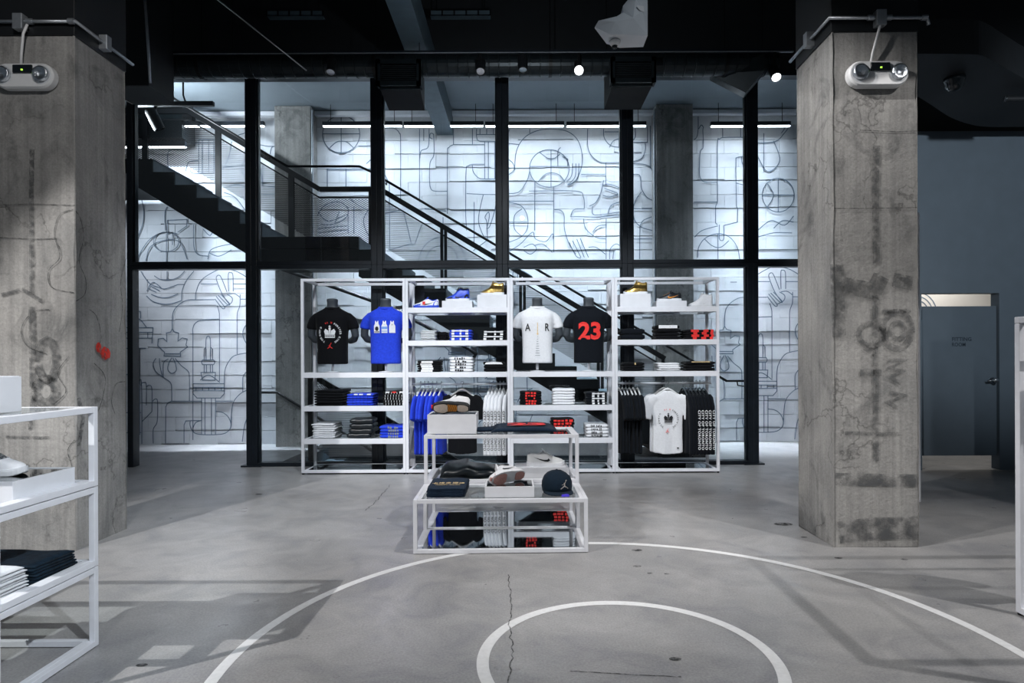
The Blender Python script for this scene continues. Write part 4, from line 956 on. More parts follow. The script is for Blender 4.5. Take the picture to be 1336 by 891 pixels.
def mannequin(label, px, m, printer):
    x = P(px, 430, 7.80).x
    t = thing('mannequin', label, 'mannequin', (x, 7.80, ZM))
    remeshed('body', MAN, t)
    te = remeshed('tee', _tee(m), t, .012)
    c = MB(); c.tube([(.079*math.cos(a), -.004+.073*math.sin(a), .792-.022*max(0, -math.sin(a))) for a in [2*PI*k/24 for k in range(25)]], .011, 8, cap=False); c.build('collar', m, te, smooth=True)
    printer(te)
    b = MB(); b.tube([(0, 0, .02), (0, 0, .12)], .016, 12); b.lathe([(.001, 0), (.09, 0), (.09, .006), (.02, .012), (.001, .012)], 24); b.build('stand', M['white'], t, smooth=True)
    return t
def fn_tee(u, v): return (u, tee_front(u, v)-.004, v)
def crown(b, cx, cz, w, fn, m=0):                        # king's crown with orb, arches and jewelled band
    h = w*.8
    def f(u, v): return fn(cx+u*w, cz+v*w)
    b.poly2([(-.45, -.42), (.45, -.42), (.45, -.33), (-.45, -.33)], f, m)
    for x in [-.40+.16*k for k in range(6)]: b.poly2([(x-.03, -.30), (x+.05, -.30), (x+.05, -.24), (x-.03, -.24)], f, m)
    b.poly2([(-.46, -.21), (.46, -.21), (.46, -.16), (-.46, -.16)], f, m)
    for s in (-1, 1):
        b.poly2([(s*.06, -.14), (s*.43, -.14), (s*.52, .16), (s*.44, .28), (s*.26, .30), (s*.12, .22)][::s], f, m)
        b.poly2(circ(s*.36, .30, .07, n=10)[:-1], f, m)
    b.poly2([(-.05, -.14), (.05, -.14), (.09, .30), (-.09, .30)], f, m)
    b.poly2(circ(0, .40, .11, n=14)[:-1], f, m); b.poly2([(-.03, .5), (.03, .5), (.04, .68), (-.04, .68)], f, m); b.poly2([(-.10, .56), (.10, .56), (.10, .62), (-.10, .62)], f, m)
def leaper(b, cx, cz, s, fn, m=0):                       # small leaping player emblem
    def f(u, v): return fn(cx+u*s, cz+v*s)
    b.poly2([(-.06, .12), (.06, .12), (.07, -.08), (.5, -.42), (.47, -.50), (0, -.20), (-.47, -.5), (-.52, -.42), (-.08, -.06)], f, m)
    b.poly2([(-.05, .10), (.03, .10), (.20, .46), (.13, .5)], f, m); b.poly2([(-.05, .12), (-.08, .06), (-.34, .0), (-.36, .06)], f, m)
    b.poly2(circ(-.03, .21, .085, n=10)[:-1], f, m); b.poly2(circ(.20, .56, .085, n=10)[:-1], f, m)
def ring_text(b, s, cx, cz, r, a0, a1, size, fn, m=0):
    n = len(s)
    for k, ch in enumerate(s):
        if ch == ' ': continue
        a = math.radians(a0+(a1-a0)*k/max(1, n-1)); put_text(b, ch, cx+r*math.cos(a), cz+r*math.sin(a), size, fn, a-PI/2, .02, m=m)
def print_crown(te):
    b = MB(); crown(b, 0, .475, .135, fn_tee); ring_text(b, 'CITY', 0, .475, .125, 212, 148, .022, fn_tee); ring_text(b, 'SOUL', 0, .475, .125, 138, 118, .022, fn_tee) if False else None
    ring_text(b, 'TORONTO', 0, .475, .125, 235, 150, .022, fn_tee); ring_text(b, 'FOREVER KING', 0, .475, .125, 62, -58, .022, fn_tee); b.build('crown_print', M['pw'], te)
    b = MB(); ring_text(b, 'VI X', 0, .475, .125, 112, 80, .022, fn_tee); leaper(b, 0, .318, .062, fn_tee); b.build('red_print', M['pr'], te)
def print_jerseys(te):
    b = MB()
    def shape(cx): return [(cx-.036, .475), (cx+.036, .475), (cx+.036, .56), (cx+.022, .585), (cx+.02, .62), (cx+.011, .62), (cx, .598), (cx-.011, .62), (cx-.02, .62), (cx-.022, .585), (cx-.036, .56)]
    for cx in (-.085, .008, .10): b.poly2([(x, z) for x, z in shape(cx)], fn_tee)
    b.build('white_jersey_print', M['pw'], te)
    def f2(u, v): p = fn_tee(u, v); return (p[0], p[1]-.0015, p[2])
    b = MB(); b.poly2(circ(-.085, .525, .022, .028, n=14)[:-1], f2); b.poly2([(-.118, .483), (-.052, .483), (-.052, .492), (-.118, .492)], f2); put_text(b, '23', .10, .575, .015, f2); b.build('dark_jersey_detail', M['pk'], te)
    b = MB(); b.poly2([(-.026, .49), (.042, .49), (.042, .50), (-.026, .50)], f2); b.poly2([(-.026, .52), (.042, .52), (.042, .55), (-.026, .55)], f2); put_text(b, '23', .008, .578, .014, f2); b.build('pale_jersey_detail', M['plb'], te)
def print_air(te):
    b = MB(); put_text(b, 'A', -.118, .535, .088, fn_tee, 0, .012, .066); put_text(b, 'R', .118, .535, .092, fn_tee, 0, .012, .052); b.build('letter_print', M['pk'], te)
    b = MB(); b.poly2([(-.005, .46), (.005, .46), (.004, .59), (-.004, .59)], fn_tee); b.poly2([(-.012, .455), (0, .44), (.012, .455), (0, .475)], fn_tee); b.build('gold_line_print', M['pg'], te)
    b = MB()
    for k in range(9): z = .42-.028*k; w = .004+.0032*k; b.poly2([(-w, z-.002), (w, z-.002), (w, z+.002), (-w, z+.002)], fn_tee)
    b.build('scale_tick_print', M['pgrey'], te)
def print_23(te):
    b = MB(); put_text(b, '23', .0, .49, .215, fn_tee, 0, .038, .27); b.build('number_print', M['worn'], te)
mannequin('headless mannequin in black tee with white crown print, leftmost', 434, M['k'], print_crown)
mannequin('headless mannequin in royal blue tee with three small jerseys', 503.5, M['b'], print_jerseys)
mannequin('headless mannequin in white tee with widely spaced A and R letters', 701, M['w'], print_air)
mannequin('headless mannequin in black tee with big red number 23', 768, M['k2'], print_23)

# ---------------------------------------------------------------- folded piles
ORD = ['topmost', 'second from top', 'third from top', 'fourth from top', 'fifth from top', 'sixth from top', 'seventh from top', 'eighth from top', 'ninth from top']
def folded_mesh(w, d, t, m, seed, sag=.0):
    r = random.Random(seed); b = MB(); rings = []; n = 24; K = 10
    ph = [r.uniform(0, 6) for _ in range(4)]
    for k in range(K+1):
        u = k/K; x = -w/2+w*u; e = 1-abs(2*u-1)**12
        a = d/2*(.965+.035*e); h = t/2*(.62+.38*e)
        ring = sring(0, 0, 0, a, h*1.10, n, 6.0)
        wob = .0022*math.sin(9*u+ph[0])
        rings.append([(x+.003*math.sin(30*py+ph[1]), py+.003*math.sin(7*u*2+ph[2]), t/2+pz+wob*(1 if pz > 0 else .3)) for px_, py, pz in [(0, q[0], q[1]) for q in ring]])
    b.loft(rings); return b.mesh('folded_garment', m, True)
def pile(px0, px1, pyt, zb, D, n, m, label, group, name='folded_tee', cat='folded clothing', depth=.30, segs=None, pm='pw', topm=None, tag_cols=None, jx=.006, jr=.03, dz=0.0, top_print=None, split=False):
    x0, x1 = P(px0, pyt, D).x, P(px1, pyt, D).x; w = x1-x0; H = P((px0+px1)/2, pyt, D).z-zb; t = H/n
    base = folded_mesh(w, depth, t*1.0, m, int(px0*7+pyt)); proto = None; r = random.Random(int(px0+pyt*3)); out = []
    for k in range(n):                                   # k = 0 at the bottom
        me = base if not (k == n-1 and topm) else folded_mesh(w, depth, t, topm, int(px0))
        o = bpy.data.objects.new(name, me); COL.objects.link(o)
        o.location = ((x0+x1)/2+r.uniform(-jx, jx), D+depth/2+r.uniform(-.004, .012), zb+.001+t*k); o.rotation_euler = (0, 0, r.uniform(-jr, jr))
        i = n-1-k; od = 'bottom' if (k == 0 and n > 1) else ORD[i]
        tag(o, od+' '+label, cat, group)
        if segs:
            b = MB(); yy = -depth/2-.0025
            ss = segs(i, n) if callable(segs) else segs
            for (u0, u1, v0, v1) in ss:
                if split and b.f: b.build('front_print', M[pm], o); b = MB()
                b.add([(-w/2+w*u0, yy, t*v0), (-w/2+w*u1, yy, t*v0), (-w/2+w*u1, yy, t*v1), (-w/2+w*u0, yy, t*v1)], [(0, 1, 2, 3)])
            if b.f: b.build('front_print', M[pm], o)
        if k == n-1:
            if tag_cols:
                for j, (u, c) in enumerate(tag_cols):
                    b = MB(); b.box(-w/2+w*u-.022, -w/2+w*u+.022, -depth/2-.006, -depth/2+.03, t*.55, t*1.02); b.build('paper_tag', M[c], o)
            if top_print: top_print(o, w, depth, t)
        out.append(o)
    return out
PD = 7.62
VL = lambda i, n: [(.12+.125*k, .135+.125*k, .1, .9) for k in range(7)]
def frame_seg(u0, u1, um):
    def f(i, n):
        s = [(u0, u0+.13, .15, .9), (u1-.13, u1, .15, .9), (um-.04, um+.04, .15, .9)]
        if i in (0, n//2): s.append((u0, u1, .3, .75))
        return s
    return f
def noise_seg(u0, u1, seed, dens=9):
    def f(i, n):
        r = random.Random(seed+i); s = []
        for k in range(dens):
            u = u0+(u1-u0)*k/dens; q = (u1-u0)/dens
            if r.random() < .8: s.append((u, u+q*r.uniform(.45, .9), r.uniform(.05, .25), r.uniform(.7, .95)))
        return s
    return f
# bay one
pile(410, 447, 509, ZA, PD, 6, M['k'], 'plain black folded hoodie in left pile below crown-print mannequin', 'black hoodies below the crown mannequin', 'folded_hoodie', depth=.36)
pile(452, 486, 514, ZA, PD, 5, M['b'], 'blue folded shorts in pile below the mannequins', 'blue folded shorts in the first bay', 'folded_shorts', segs=[(.14*k+.1, .14*k+.108, .05, .95) for k in range(6)], pm='n', tag_cols=((.35, 'pw'), (.55, 'pw'), (.85, 'pw')), depth=.32)
pile(499, 528, 511, ZA, PD, 5, M['k'], 'black striped folded shorts in pile below blue mannequin', 'black striped shorts in the first bay', 'folded_shorts', segs=VL, pm='pw', tag_cols=((.2, 'pw'), (.5, 'pr'), (.82, 'pw')), depth=.32)
pile(407, 436, 553, ZB, PD, 7, M['w'], 'white folded tee in left pile, lowest shelf of first bay', 'white tees on the lowest shelf of the first bay', depth=.34, jx=.012, jr=.06)
pile(453, 484, 547, ZB, PD, 4, M['jacket'], 'glossy black folded jacket in middle pile, lowest shelf, first bay', 'glossy black jackets in the first bay', 'folded_jacket', depth=.34, jx=.02, jr=.09)
pile(495, 527, 556, ZB, PD, 4, M['b'], 'blue folded tee with grey print, lowest shelf under blue mannequin', 'blue tees on the lowest shelf of the first bay', segs=noise_seg(.35, .8, 5, 5), pm='pgrey')
# bay two
pile(549, 569, 431, ZD, PD, 6, M['g'], 'pale grey folded tee beside blue tees, middle shelf', 'pale grey tees in the second bay')
pile(571, 582, 433, ZD, PD+.08, 5, M['k'], 'narrow black folded item right beside pale grey tees', 'narrow black items in the second bay', depth=.24)
pile(587, 615, 430, ZD, PD, 4, M['b'], 'blue folded tee with white frame print, middle shelf second bay', 'blue white-print tees in the second bay', segs=frame_seg(.08, .86, .5), pm='pw')
pile(631, 660, 431.5, ZD, PD, 4, M['k'], 'black folded tee with white frame print, second bay', 'black white-print tees in the second bay', segs=frame_seg(.0, .86, .5), pm='pw')
pile(544, 574, 471, ZM, PD, 5, M['k'], 'black folded tee with broad white print, left above blue hanging tees', 'black broad-print tees in the second bay', segs=[(.18, .68, .04, .97)], pm='pw')
pile(587, 617, 466, ZM, PD, 5, M['w'], 'white folded tee with black lettering above the hanging black tee', 'white lettered tees in the second bay', segs=noise_seg(.22, .72, 31, 5), pm='pk')
def oval_top(o, w, d, t):
    b = MB(); b.poly2(circ(0, -d*.3, w*.42, d*.18, n=24)[:-1], lambda u, v: (u, v, t*1.01+.002)); b.poly2([(-w*.42, t*.25), (w*.42, t*.25), (w*.36, t*.8), (0, t*.98), (-w*.36, t*.8)], lambda u, v: (u, -d/2-.004, v)); b.build('white_oval_print', M['pw'], o)
pile(631, 659, 472, ZM, PD, 3, M['k'], 'black folded sweatshirt with white oval, above white hanging sleeves', 'black sweatshirts in the second bay', 'folded_sweatshirt', top_print=oval_top)
# bay three
pile(678, 706, 511, ZA, PD, 5, M['k'], 'black folded tee with dark red print below the AIR mannequin', 'black red-print tees in the third bay', segs=noise_seg(.26, .78, 8, 4), pm='pr')
pile(721, 750, 507.5, ZA, PD, 6, M['w'], 'plain white folded tee between two black piles, third bay', 'white tees in the third bay')
pile(765, 791, 512, ZA, PD, 5, M['k2'], 'black folded tee with white blocks below the number 23 mannequin', 'black white-block tees in the third bay', segs=frame_seg(.28, .92, .6), pm='pw')
pile(719, 749, 547, ZB, PD, 6, M['k'], 'black folded tee with red strokes behind the display table top', 'black red-stroke tees on the lowest shelf', segs=noise_seg(.1, .95, 17, 5), pm='pr', topm=M['k'])
pile(765, 794, 554, ZB, PD, 4, M['w'], 'white folded tee with black pattern, lowest shelf of third bay', 'white patterned tees in the third bay', segs=noise_seg(.22, .72, 41, 8), pm='pk')
# bay four
pile(811, 842, 429, ZD, PD, 2, M['k2'], 'black folded jersey at left of rightmost bay, second shelf', 'black jerseys in the rightmost bay', 'folded_jersey', segs=None)
pile(857, 888, 424, ZD, PD, 4, M['k'], 'black folded sweatshirt with white patch, second shelf, rightmost bay', 'black sweatshirts in the rightmost bay', 'folded_sweatshirt', segs=lambda i, n: [(.12, .9, .1, .95)] if i == 0 else [], pm='pw', jr=.08)
def redblk(i, n): return [(.28, .42, 0, 1), (.58, .75, 0, 1), (.88, .99, 0, 1)] if i % 2 else [(.2, .48, .0, 1), (.64, .82, 0, 1), (.9, 1.0, .0, 1)]
pile(894, 931, 430, ZD, PD, 4, M['k'], 'black and red bold-print folded tee, second shelf, rightmost bay', 'black and red tees in the rightmost bay', segs=redblk, pm='pr', split=True)
pile(814, 841, 473, ZM, PD, 3, M['k'], 'black folded tee with gold fleck above hanging black tees', 'black gold-fleck tees in the rightmost bay', segs=lambda i, n: [(.52, .58, .2, .9)] if i == 0 else [], pm='pg')
pile(859, 887, 473.5, ZM, PD, 4, M['w'], 'white folded tee above the white hanging crown tee', 'white tees in the rightmost bay')
pile(896, 933, 471.5, ZM, PD, 3, M['k'], 'black folded tee with gold edge above hanging black sleeves', 'black gold-edge tees in the rightmost bay', segs=lambda i, n: [(.15, .8, .7, .95)] if i == 0 else [], pm='pg')

# ---------------------------------------------------------------- sneakers and display boxes
def sneaker(label, loc, rz=0, tilt=0, high=False, c=None, size=.29, name='sneaker', low=False, group=None, roll=0):
    c = c or {}; g = lambda k, d: M[c.get(k, d)]
    t = thing(name, label, 'shoe', loc, 0, group)
    t.rotation_euler = (tilt, roll, rz)
    L = size
    W = [(0, .006), (.03, .024), (.1, .037), (.2, .046), (.32, .050), (.45, .046), (.58, .040), (.72, .038), (.86, .037), (.95, .030), (1, .012)]
    Hh = [(0, .030), (.05, .046), (.14, .058), (.26, .072), (.36, .090), (.46, .117), (.54, .146), (.61, .164), (.68, .163), (.76, .152), (.86, .150), (.95, .158), (1, .150)] if high else \
         [(0, .030), (.05, .048), (.14, .058), (.26, .068), (.38, .084), (.48, .104), (.56, .116), (.66, .102), (.76, .090), (.86, .096), (.95, .106), (1, .098)]
    off = [(0, .006), (.3, .004), (.55, -.004), (1, 0)]
    st_ = [0, .02, .05, .1, .16, .24, .32, .4, .48, .54, .6, .68, .76, .84, .91, .96, 1]
    k = L/.29
    rings = []
    for u in st_:
        w = interp(W, u)*k; h = interp(Hh, u)*k; x = (u-.5)*L; y0 = interp(off, u)*k; z0 = .022*k
        ring = []
        for i in range(16):
            a = 2*PI*i/16; ca, sa = math.cos(a), math.sin(a)
            ta = .55 if u > .5 else .75                       # upper narrows towards the collar
            zz = z0+(h-z0)*max(0, sa)**.75; q = w*(1-(1-ta)*max(0, sa)**1.6)
            ring.append((x+.0, y0+math.copysign(abs(ca)**.55, ca)*q, zz if sa > 0 else z0-.004*k))
        rings.append(ring)
    b = MB(); b.loft(rings); up = b.build('upper', g('upper', 'lea_w'), t, smooth=True, sub=1)
    def zlift(u): return .012*k*max(0, (.14-u)/.14)**1.5
    b = MB(); rs = []
    for zf, g_ in ((0, .94), (.004, 1.0), (.020, 1.04), (.027, 1.0)):
        pts = []
        for s in (-1, 1):
            for u in (st_ if s < 0 else st_[::-1]):
                w = interp(W, u)*k*g_+.002*k; pts.append(((u-.5)*L*(1.01 if g_ > .95 else .99), interp(off, u)*k+s*w, zf*k*(1.25 if u > .6 else 1)+zlift(u)))
        rs.append(pts)
    b.loft(rs); so = b.build('sole', g('sole', 'rub_w'), t, smooth=False)
    if c.get('pads'):
        b = MB()
        def pad(u0, u1, sc=.8):
            us = [u0+(u1-u0)*i/8 for i in range(9)]; q = []
            for s in (-1, 1):
                for u in (us if s < 0 else us[::-1]): e = 1-abs(2*(u-u0)/(u1-u0)-1)**4*.35; q.append(((u-.5)*L, interp(off, u)*k+s*interp(W, u)*k*sc*e, -.0035+zlift(u)))
            b.add(q, [tuple(range(len(q)))])
        pad(.05, .42); b.build('forefoot_tread', g('pads', 'rub_c'), so); b = MB(); pad(.68, .97); b.build('heel_tread', g('pads', 'rub_c'), so)
    if c.get('shank'):
        b = MB()
        for i in range(7): u = .44+.035*i; x = (u-.5)*L; w = interp(W, u)*k*.7; b.ribbon([(x-.003, -w), (x+.004, 0), (x-.003, w)], .005*k, lambda p, q: (p, q+interp(off, .5)*k, -.004))
        b.build('shank_stripes', g('shank', 'orange'), so)
    # collar opening, tongue, laces, trims
    zc = interp(Hh, .78)*k
    b = MB(); n = 18; ra = []; rb = []
    for i in range(n):
        a = 2*PI*i/n; u = .775+.185*math.cos(a); yy = interp(off, u)*k+.021*k*math.sin(a); zz = interp(Hh, u)*k
        ra.append(((u-.5)*L, yy, zz+.002*k)); rb.append(((.775+.15*math.cos(a)-.5)*L, yy*.75, zz-.012*k))
    b.add(ra+rb, [(i, (i+1) % n, n+(i+1) % n, n+i) for i in range(n)]+[tuple(range(n, 2*n))]); b.build('collar_lining', g('lining', 'rub_k'), up)
    b = MB(); z1 = interp(Hh, .5)*k; top = interp(Hh, .6)*k+.02*k
    b.hexa([((.44-.5)*L, -.02*k, z1-.014*k), ((.44-.5)*L, .02*k, z1-.014*k), ((.5-.5)*L, .02*k, z1-.02*k), ((.5-.5)*L, -.02*k, z1-.02*k)],
           [((.575-.5)*L, -.023*k, top), ((.575-.5)*L, .023*k, top), ((.605-.5)*L, .021*k, top-.002*k), ((.605-.5)*L, -.021*k, top-.002*k)]); b.build('tongue', g('tongue', 'lea_w'), t, bevel=.004*k)
    b = MB()
    for i in range(5):
        u = .28+.055*i; x = (u-.5)*L; z = interp(Hh, u)*k+.002*k; y0 = interp(off, u)*k
        b.tube([(x, y0-.020*k, z-.007*k), (x+.003, y0-.01*k, z-.0005*k), (x+.006, y0+.01*k, z), (x+.008, y0+.02*k, z-.006*k)], .0032*k, 6)
    b.build('laces', g('laces', 'rub_w'), t, smooth=True)
    def sidefn(u, v, s=-1):
        w = interp(W, u)*k; h = interp(Hh, u)*k; z0 = .022*k; q = max(0, min(1, (v*k-z0)/(h-z0))); sa = q**(1/.75); ta = .55 if u > .5 else .75
        return ((u-.5)*L, interp(off, u)*k+s*(w*(1-(1-ta)*sa**1.6)*max(.05, (1-sa*sa))**.275+.0022*k), v*k)
    if c.get('swoosh'):
        b = MB(); sw = [(.40, .046), (.46, .036), (.54, .037), (.66, .048), (.84, .071), (.68, .058), (.56, .050), (.47, .052), (.44, .062)]
        for s in (-1, 1): b.poly2(sw, lambda u, v: sidefn(u, v, s))
        b.build('side_stripe', g('swoosh', 'lea_k'), t)
    if c.get('panel'):
        b = MB()
        for s in (-1, 1):
            b.poly2([(.06, .030), (.2, .030), (.3, .034), (.3, .05), (.2, .046), (.08, .040)], lambda u, v: sidefn(u, v, s)); b.poly2([(.78, .030), (.97, .030), (.97, .085), (.88, .085), (.8, .06)], lambda u, v: sidefn(u, v, s))
        b.build('overlay_panel', g('panel', 'lea_b'), t)
    if c.get('tag'):
        b = MB(); x = (.44-.5)*L; b.box(x-.016, x+.016, -.062*k, -.055*k, .04*k, .075*k); b.build('swing_tag', M[c['tag']], t)
    if c.get('heel'):
        b = MB()
        for s in (-1, 1): b.poly2([(.0+.01, .006), (.09, .006), (.10, .022), (.02, .026)], lambda u, v: ((u-.5)*L, interp(off, u)*k+s*(interp(W, u)*k*1.05+.003), v*k))
        b.box(-L/2-.006, -L/2+.006, -.012*k, .012*k, .008*k, .022*k); b.build('sole_accent', g('heel', 'pr'), so)
    return t
def display_box(label, px0, px1, pyt, zb, D, depth, mirror=False, rz=0, x=None, h=None):
    if x is None: x0, x1 = P(px0, pyt, D).x, P(px1, pyt, D).x; h = P((px0+px1)/2, pyt, D).z-zb
    else: x0, x1 = x
    w = (x1-x0)/2; t = thing('display_box', label, 'display box', ((x0+x1)/2, D+depth/2, zb+.001), rz); d = depth/2
    b = MB()
    if mirror:
        e = .012; b.box(-w, w, -d, -d+e, 0, h); b.box(-w, w, d-e, d, 0, h); b.box(-w, -w+e, -d+e, d-e, 0, h); b.box(w-e, w, -d+e, d-e, 0, h); b.box(-w+e, w-e, -d+e, d-e, 0, .01); b.build('box_body', M['acryl'], t, bevel=.0015)
        b = MB(); b.box(-w+e, w-e, -d+e, d-e, h-.010, h-.004); b.build('mirror_top', M['mirror'], t)
    else:
        b.box(-w, w, -d, d, 0, h); b.build('box_body', M['acryl'], t, bevel=.002)
        b = MB(); b.box(-w+.006, w-.006, -d+.006, d-.006, h, h+.002); b.build('lid_panel', M['white'], t)
    return t, h
GLD = dict(upper='gold', sole='rub_w', tongue='gold', laces='gold', lining='rub_w', swoosh='gold')
_, h = display_box('low white display box under the blue and black high-top', 576.5, 616, 392.5, ZC, 7.63, .26)
_, h2 = display_box('tall white display box under the gold sneaker, second bay', 622.5, 661, 384.5, ZC, 7.63, .26)
_, h3 = display_box('tall white display box under the gold sneaker, rightmost bay', 809, 849, 383.5, ZC, 7.63, .26)
_, h4 = display_box('low white display box under the black sneaker with gold trim', 856.5, 896, 392.5, ZC, 7.63, .26)
sneaker('white low sneaker with blue sole and square red tag, second bay', (P(556, 400, 7.74).x, 7.74, ZC+.001), .0, c=dict(upper='lea_w', sole='lea_b', tongue='lea_b', laces='rub_w', lining='lea_b', panel='lea_b', tag='pr', swoosh='lea_k'), size=.31)
sneaker('royal blue and black high-top sneaker on a low white box', (P(597, 392, 7.74).x, 7.74, ZC+h+.003), .0, high=True, c=dict(upper='lea_b', sole='rub_w', tongue='lea_k', laces='lea_k', lining='lea_k', swoosh='lea_k', panel='lea_k'), size=.29)
sneaker('metallic gold sneaker on a tall box in the second bay', (P(642, 384, 7.74).x, 7.74, ZC+h2+.003), .0, high=True, c=GLD, size=.29)
sneaker('metallic gold sneaker on a tall box in the rightmost bay', (P(829, 383, 7.74).x, 7.74, ZC+h3+.003), .0, high=True, c=GLD, size=.29)
sneaker('black sneaker with gold trim and white sole, rightmost bay', (P(873, 392, 7.74).x, 7.74, ZC+h4+.003), .0, c=dict(upper='lea_k', sole='rub_w', tongue='lea_k', laces='orange', lining='lea_k', swoosh='orange'), size=.295)
sneaker('all white high-top sneaker standing on the rightmost top shelf', (P(914, 400, 7.74).x, 7.74, ZC+.001), .0, high=True, c=dict(upper='lea_w', sole='rub_w', tongue='lea_w', laces='rub_w', lining='lea_w', swoosh='rub_w'), size=.29)

# ---------------------------------------------------------------- hanging garments
BODY = [(-.865, .195, .019), (-.6, .190, .021), (-.3, .195, .022), (-.19, .195, .022), (-.155, .15, .021), (-.125, .085, .020), (-.105, .06, .017)]
def hung_mesh(m, long=False, front=False):
    b = MB()
    bd = [(z, w*(.95 if front else 1), d*(1.0 if front else 1)) for z, w, d in BODY]
    rings = []
    for j, (z, w, d) in enumerate(bd):
        rings.append([(x, y+.010*math.sin(x*34+j)*max(0, (-.25-z))/.6, zz-.012*math.cos(x*14)*(1 if j == 0 else 0)) for x, y, zz in sring(0, 0, z, w, d, 32, 2.3)])
    b.loft(rings)
    for s in (-1, 1):
        if long: path = [(.14, -.175), (.20, -.21), (.235, -.30), (.245, -.55), (.24, -.86)]; wd = [.05, .055, .052, .045, .038]
        else: path = [(.13, -.18), (.19, -.21), (.235, -.30), (.262, -.44)]; wd = [.055, .062, .062, .062]
        rings = []
        for (x, z), r in zip(path, wd):
            dirx, dirz = (.8, -.6) if z > -.22 else ((.35, -.94) if not long else (.1, -1))
            nx, nz = -dirz, dirx
            rings.append([(s*(x+nx*r*math.cos(a)), .024*math.sin(a), z+nz*r*math.cos(a)) for a in [2*PI*i/16 for i in range(16)]])
        b.loft(rings)
    return b.mesh('hung_garment', m, True)
HM = {}
def hanger_obj(label, x, y, z, rz, m, group):
    t = thing('clothes_hanger', label, 'hanger', (x, y, z), rz, group)
    b = MB(); pts = [(.018*math.cos(a), 0, .002+.018*math.sin(a)) for a in [math.radians(q) for q in range(200, -91, -30)]]
    b.tube(pts+[(0, 0, -.03), (0, 0, -.07)], .0032, 6); b.build('hook', M['chrome'], t, smooth=True)
    b = MB(); arc = [(-.17, -.178), (-.11, -.142), (-.05, -.098), (0, -.078), (.05, -.098), (.11, -.142), (.17, -.178)]
    rings = [[(x_, .010*math.cos(a), z_+.013*math.sin(a)) for a in [2*PI*i/10 for i in range(10)]] for x_, z_ in catmull(arc, 4)]
    b.loft(rings); b.build('hanger_bar', M[m], t, smooth=True)
    return t
def hung(label, px, m, long=False, front=False, rz=None, hang_label='', group=None, hgroup=None, text=None, y=7.82, hm='whiteplastic', dx=0, cat='hanging clothing', name=None, printer=None, rail=RAILZ, x=None):
    key = (m, long, front)
    if key not in HM: HM[key] = hung_mesh(M[m], long, front)
    x = (P(px, 505, y).x if x is None else x)+dx
    rz = (0 if front else math.radians(80)) if rz is None else rz
    hanger_obj(hang_label, x, y, rail+.014, rz, hm, hgroup)
    o = remeshed(name or ('long_sleeve_tee' if long else 'hanging_tee'), HM[key], None, .011)
    o.location = (x, y, rail+.014); o.rotation_euler = (0, 0, rz); tag(o, label, cat, group)
    if text:                                             # lettering reading down the sleeve nearest the viewer
        b = MB(); s = -1
        def f(u, v): return (s*.2475+(s*.043*0), 0, 0)
        R_ = Matrix.Rotation(-rz, 3, 'Z'); c = Vector((s*.252, 0, 0))
        def fn(u, v):
            q = Vector((u, -.044, 0)); q = R_ @ q; return (c.x+q.x, c.y+q.y, v)
        put_text(b, text, 0, -.56, .030, fn, -PI/2, .02, .47, 1.1); b.build('sleeve_lettering', M['pk' if m == 'w' else 'pw'], o)
    if printer: printer(o)
    return o
ORL = ['leftmost', 'second from left', 'third from left', 'fourth from left', 'fifth from left', 'sixth from left', 'rightmost']
for i, px in enumerate((549, 554, 559, 564.5, 570, 576)):
    od = ORL[i] if i < 5 else 'rightmost'
    hung(od+' royal blue tee on the hanging rail of the second bay', px, 'b', rz=math.radians(76+3*(i % 2)), hang_label='hanger holding the '+od+' royal blue hanging tee', group='royal blue tees on the second bay rail', hgroup='hangers of the blue tees')
hung('black tee facing front on a white hanger, second bay rail', 603, 'k', front=True, rz=-.05, hang_label='broad white hanger holding the front-facing black tee', y=7.80)
for i, px in enumerate((639, 643.5, 648, 652.5, 657, 663)):
    od = ORL[i] if i < 5 else 'rightmost'
    hung(od+' white long-sleeve tee with black sleeve lettering, second bay rail', px, 'w', True, rz=math.radians(79), hang_label='hanger holding the '+od+' white long-sleeve tee', group='white long-sleeve tees on the rail', hgroup='hangers of the white long-sleeve tees', text='CITY OF TORONTO')
for i, px in enumerate((807.5, 812, 816.5, 821, 826, 831.5)):
    od = ORL[i] if i < 5 else 'rightmost'
    hung(od+' plain black tee at left on the rightmost bay rail', px, 'k2', rz=math.radians(100-2*(i % 3)), hang_label='hanger holding the '+od+' plain black hanging tee', group='plain black tees on the rightmost rail', hgroup='hangers of the plain black tees')
def print_hung_crown(o):
    b = MB()
    def fn(u, v):
        return (u, -.036-.004, v)
    crown(b, 0, -.44, .105, fn); ring_text(b, 'TORONTO', 0, -.44, .115, 235, 150, .018, fn); ring_text(b, 'FOREVER KING', 0, -.44, .115, 62, -58, .018, fn); b.build('crown_print', M['pk'], o)
    b = MB(); ring_text(b, 'VI X', 0, -.44, .115, 112, 80, .018, fn); leaper(b, -.01, -.585, .045, fn); b.build('red_print', M['pr'], o)
    b = MB(); b.poly2([(.10, -.80), (.125, -.80), (.125, -.785), (.10, -.785)], fn); b.build('hem_label', M['pk'], o)
hung('white tee with black crown print facing front, rightmost bay rail', 871, 'w', front=True, rz=-.03, hang_label='hanger holding the white crown-print tee', y=7.72, dx=.0, printer=print_hung_crown)
hung('white tee half hidden behind the white crown-print tee', 866, 'w', front=True, rz=.05, hang_label='hanger holding the half hidden white tee', y=7.82)
for i, px in enumerate((891, 895, 899.5, 904, 908.5, 913, 918)):
    od = ORL[i]
    hung(od+' black long-sleeve tee with white sleeve lettering, rightmost bay rail', px, 'k2', True, rz=math.radians(99), hang_label='hanger holding the '+od+' black long-sleeve tee', group='black long-sleeve tees on the rail', hgroup='hangers of the black long-sleeve tees', text='CITY OF TORONTO' if i > 1 else None, hm='chrome')

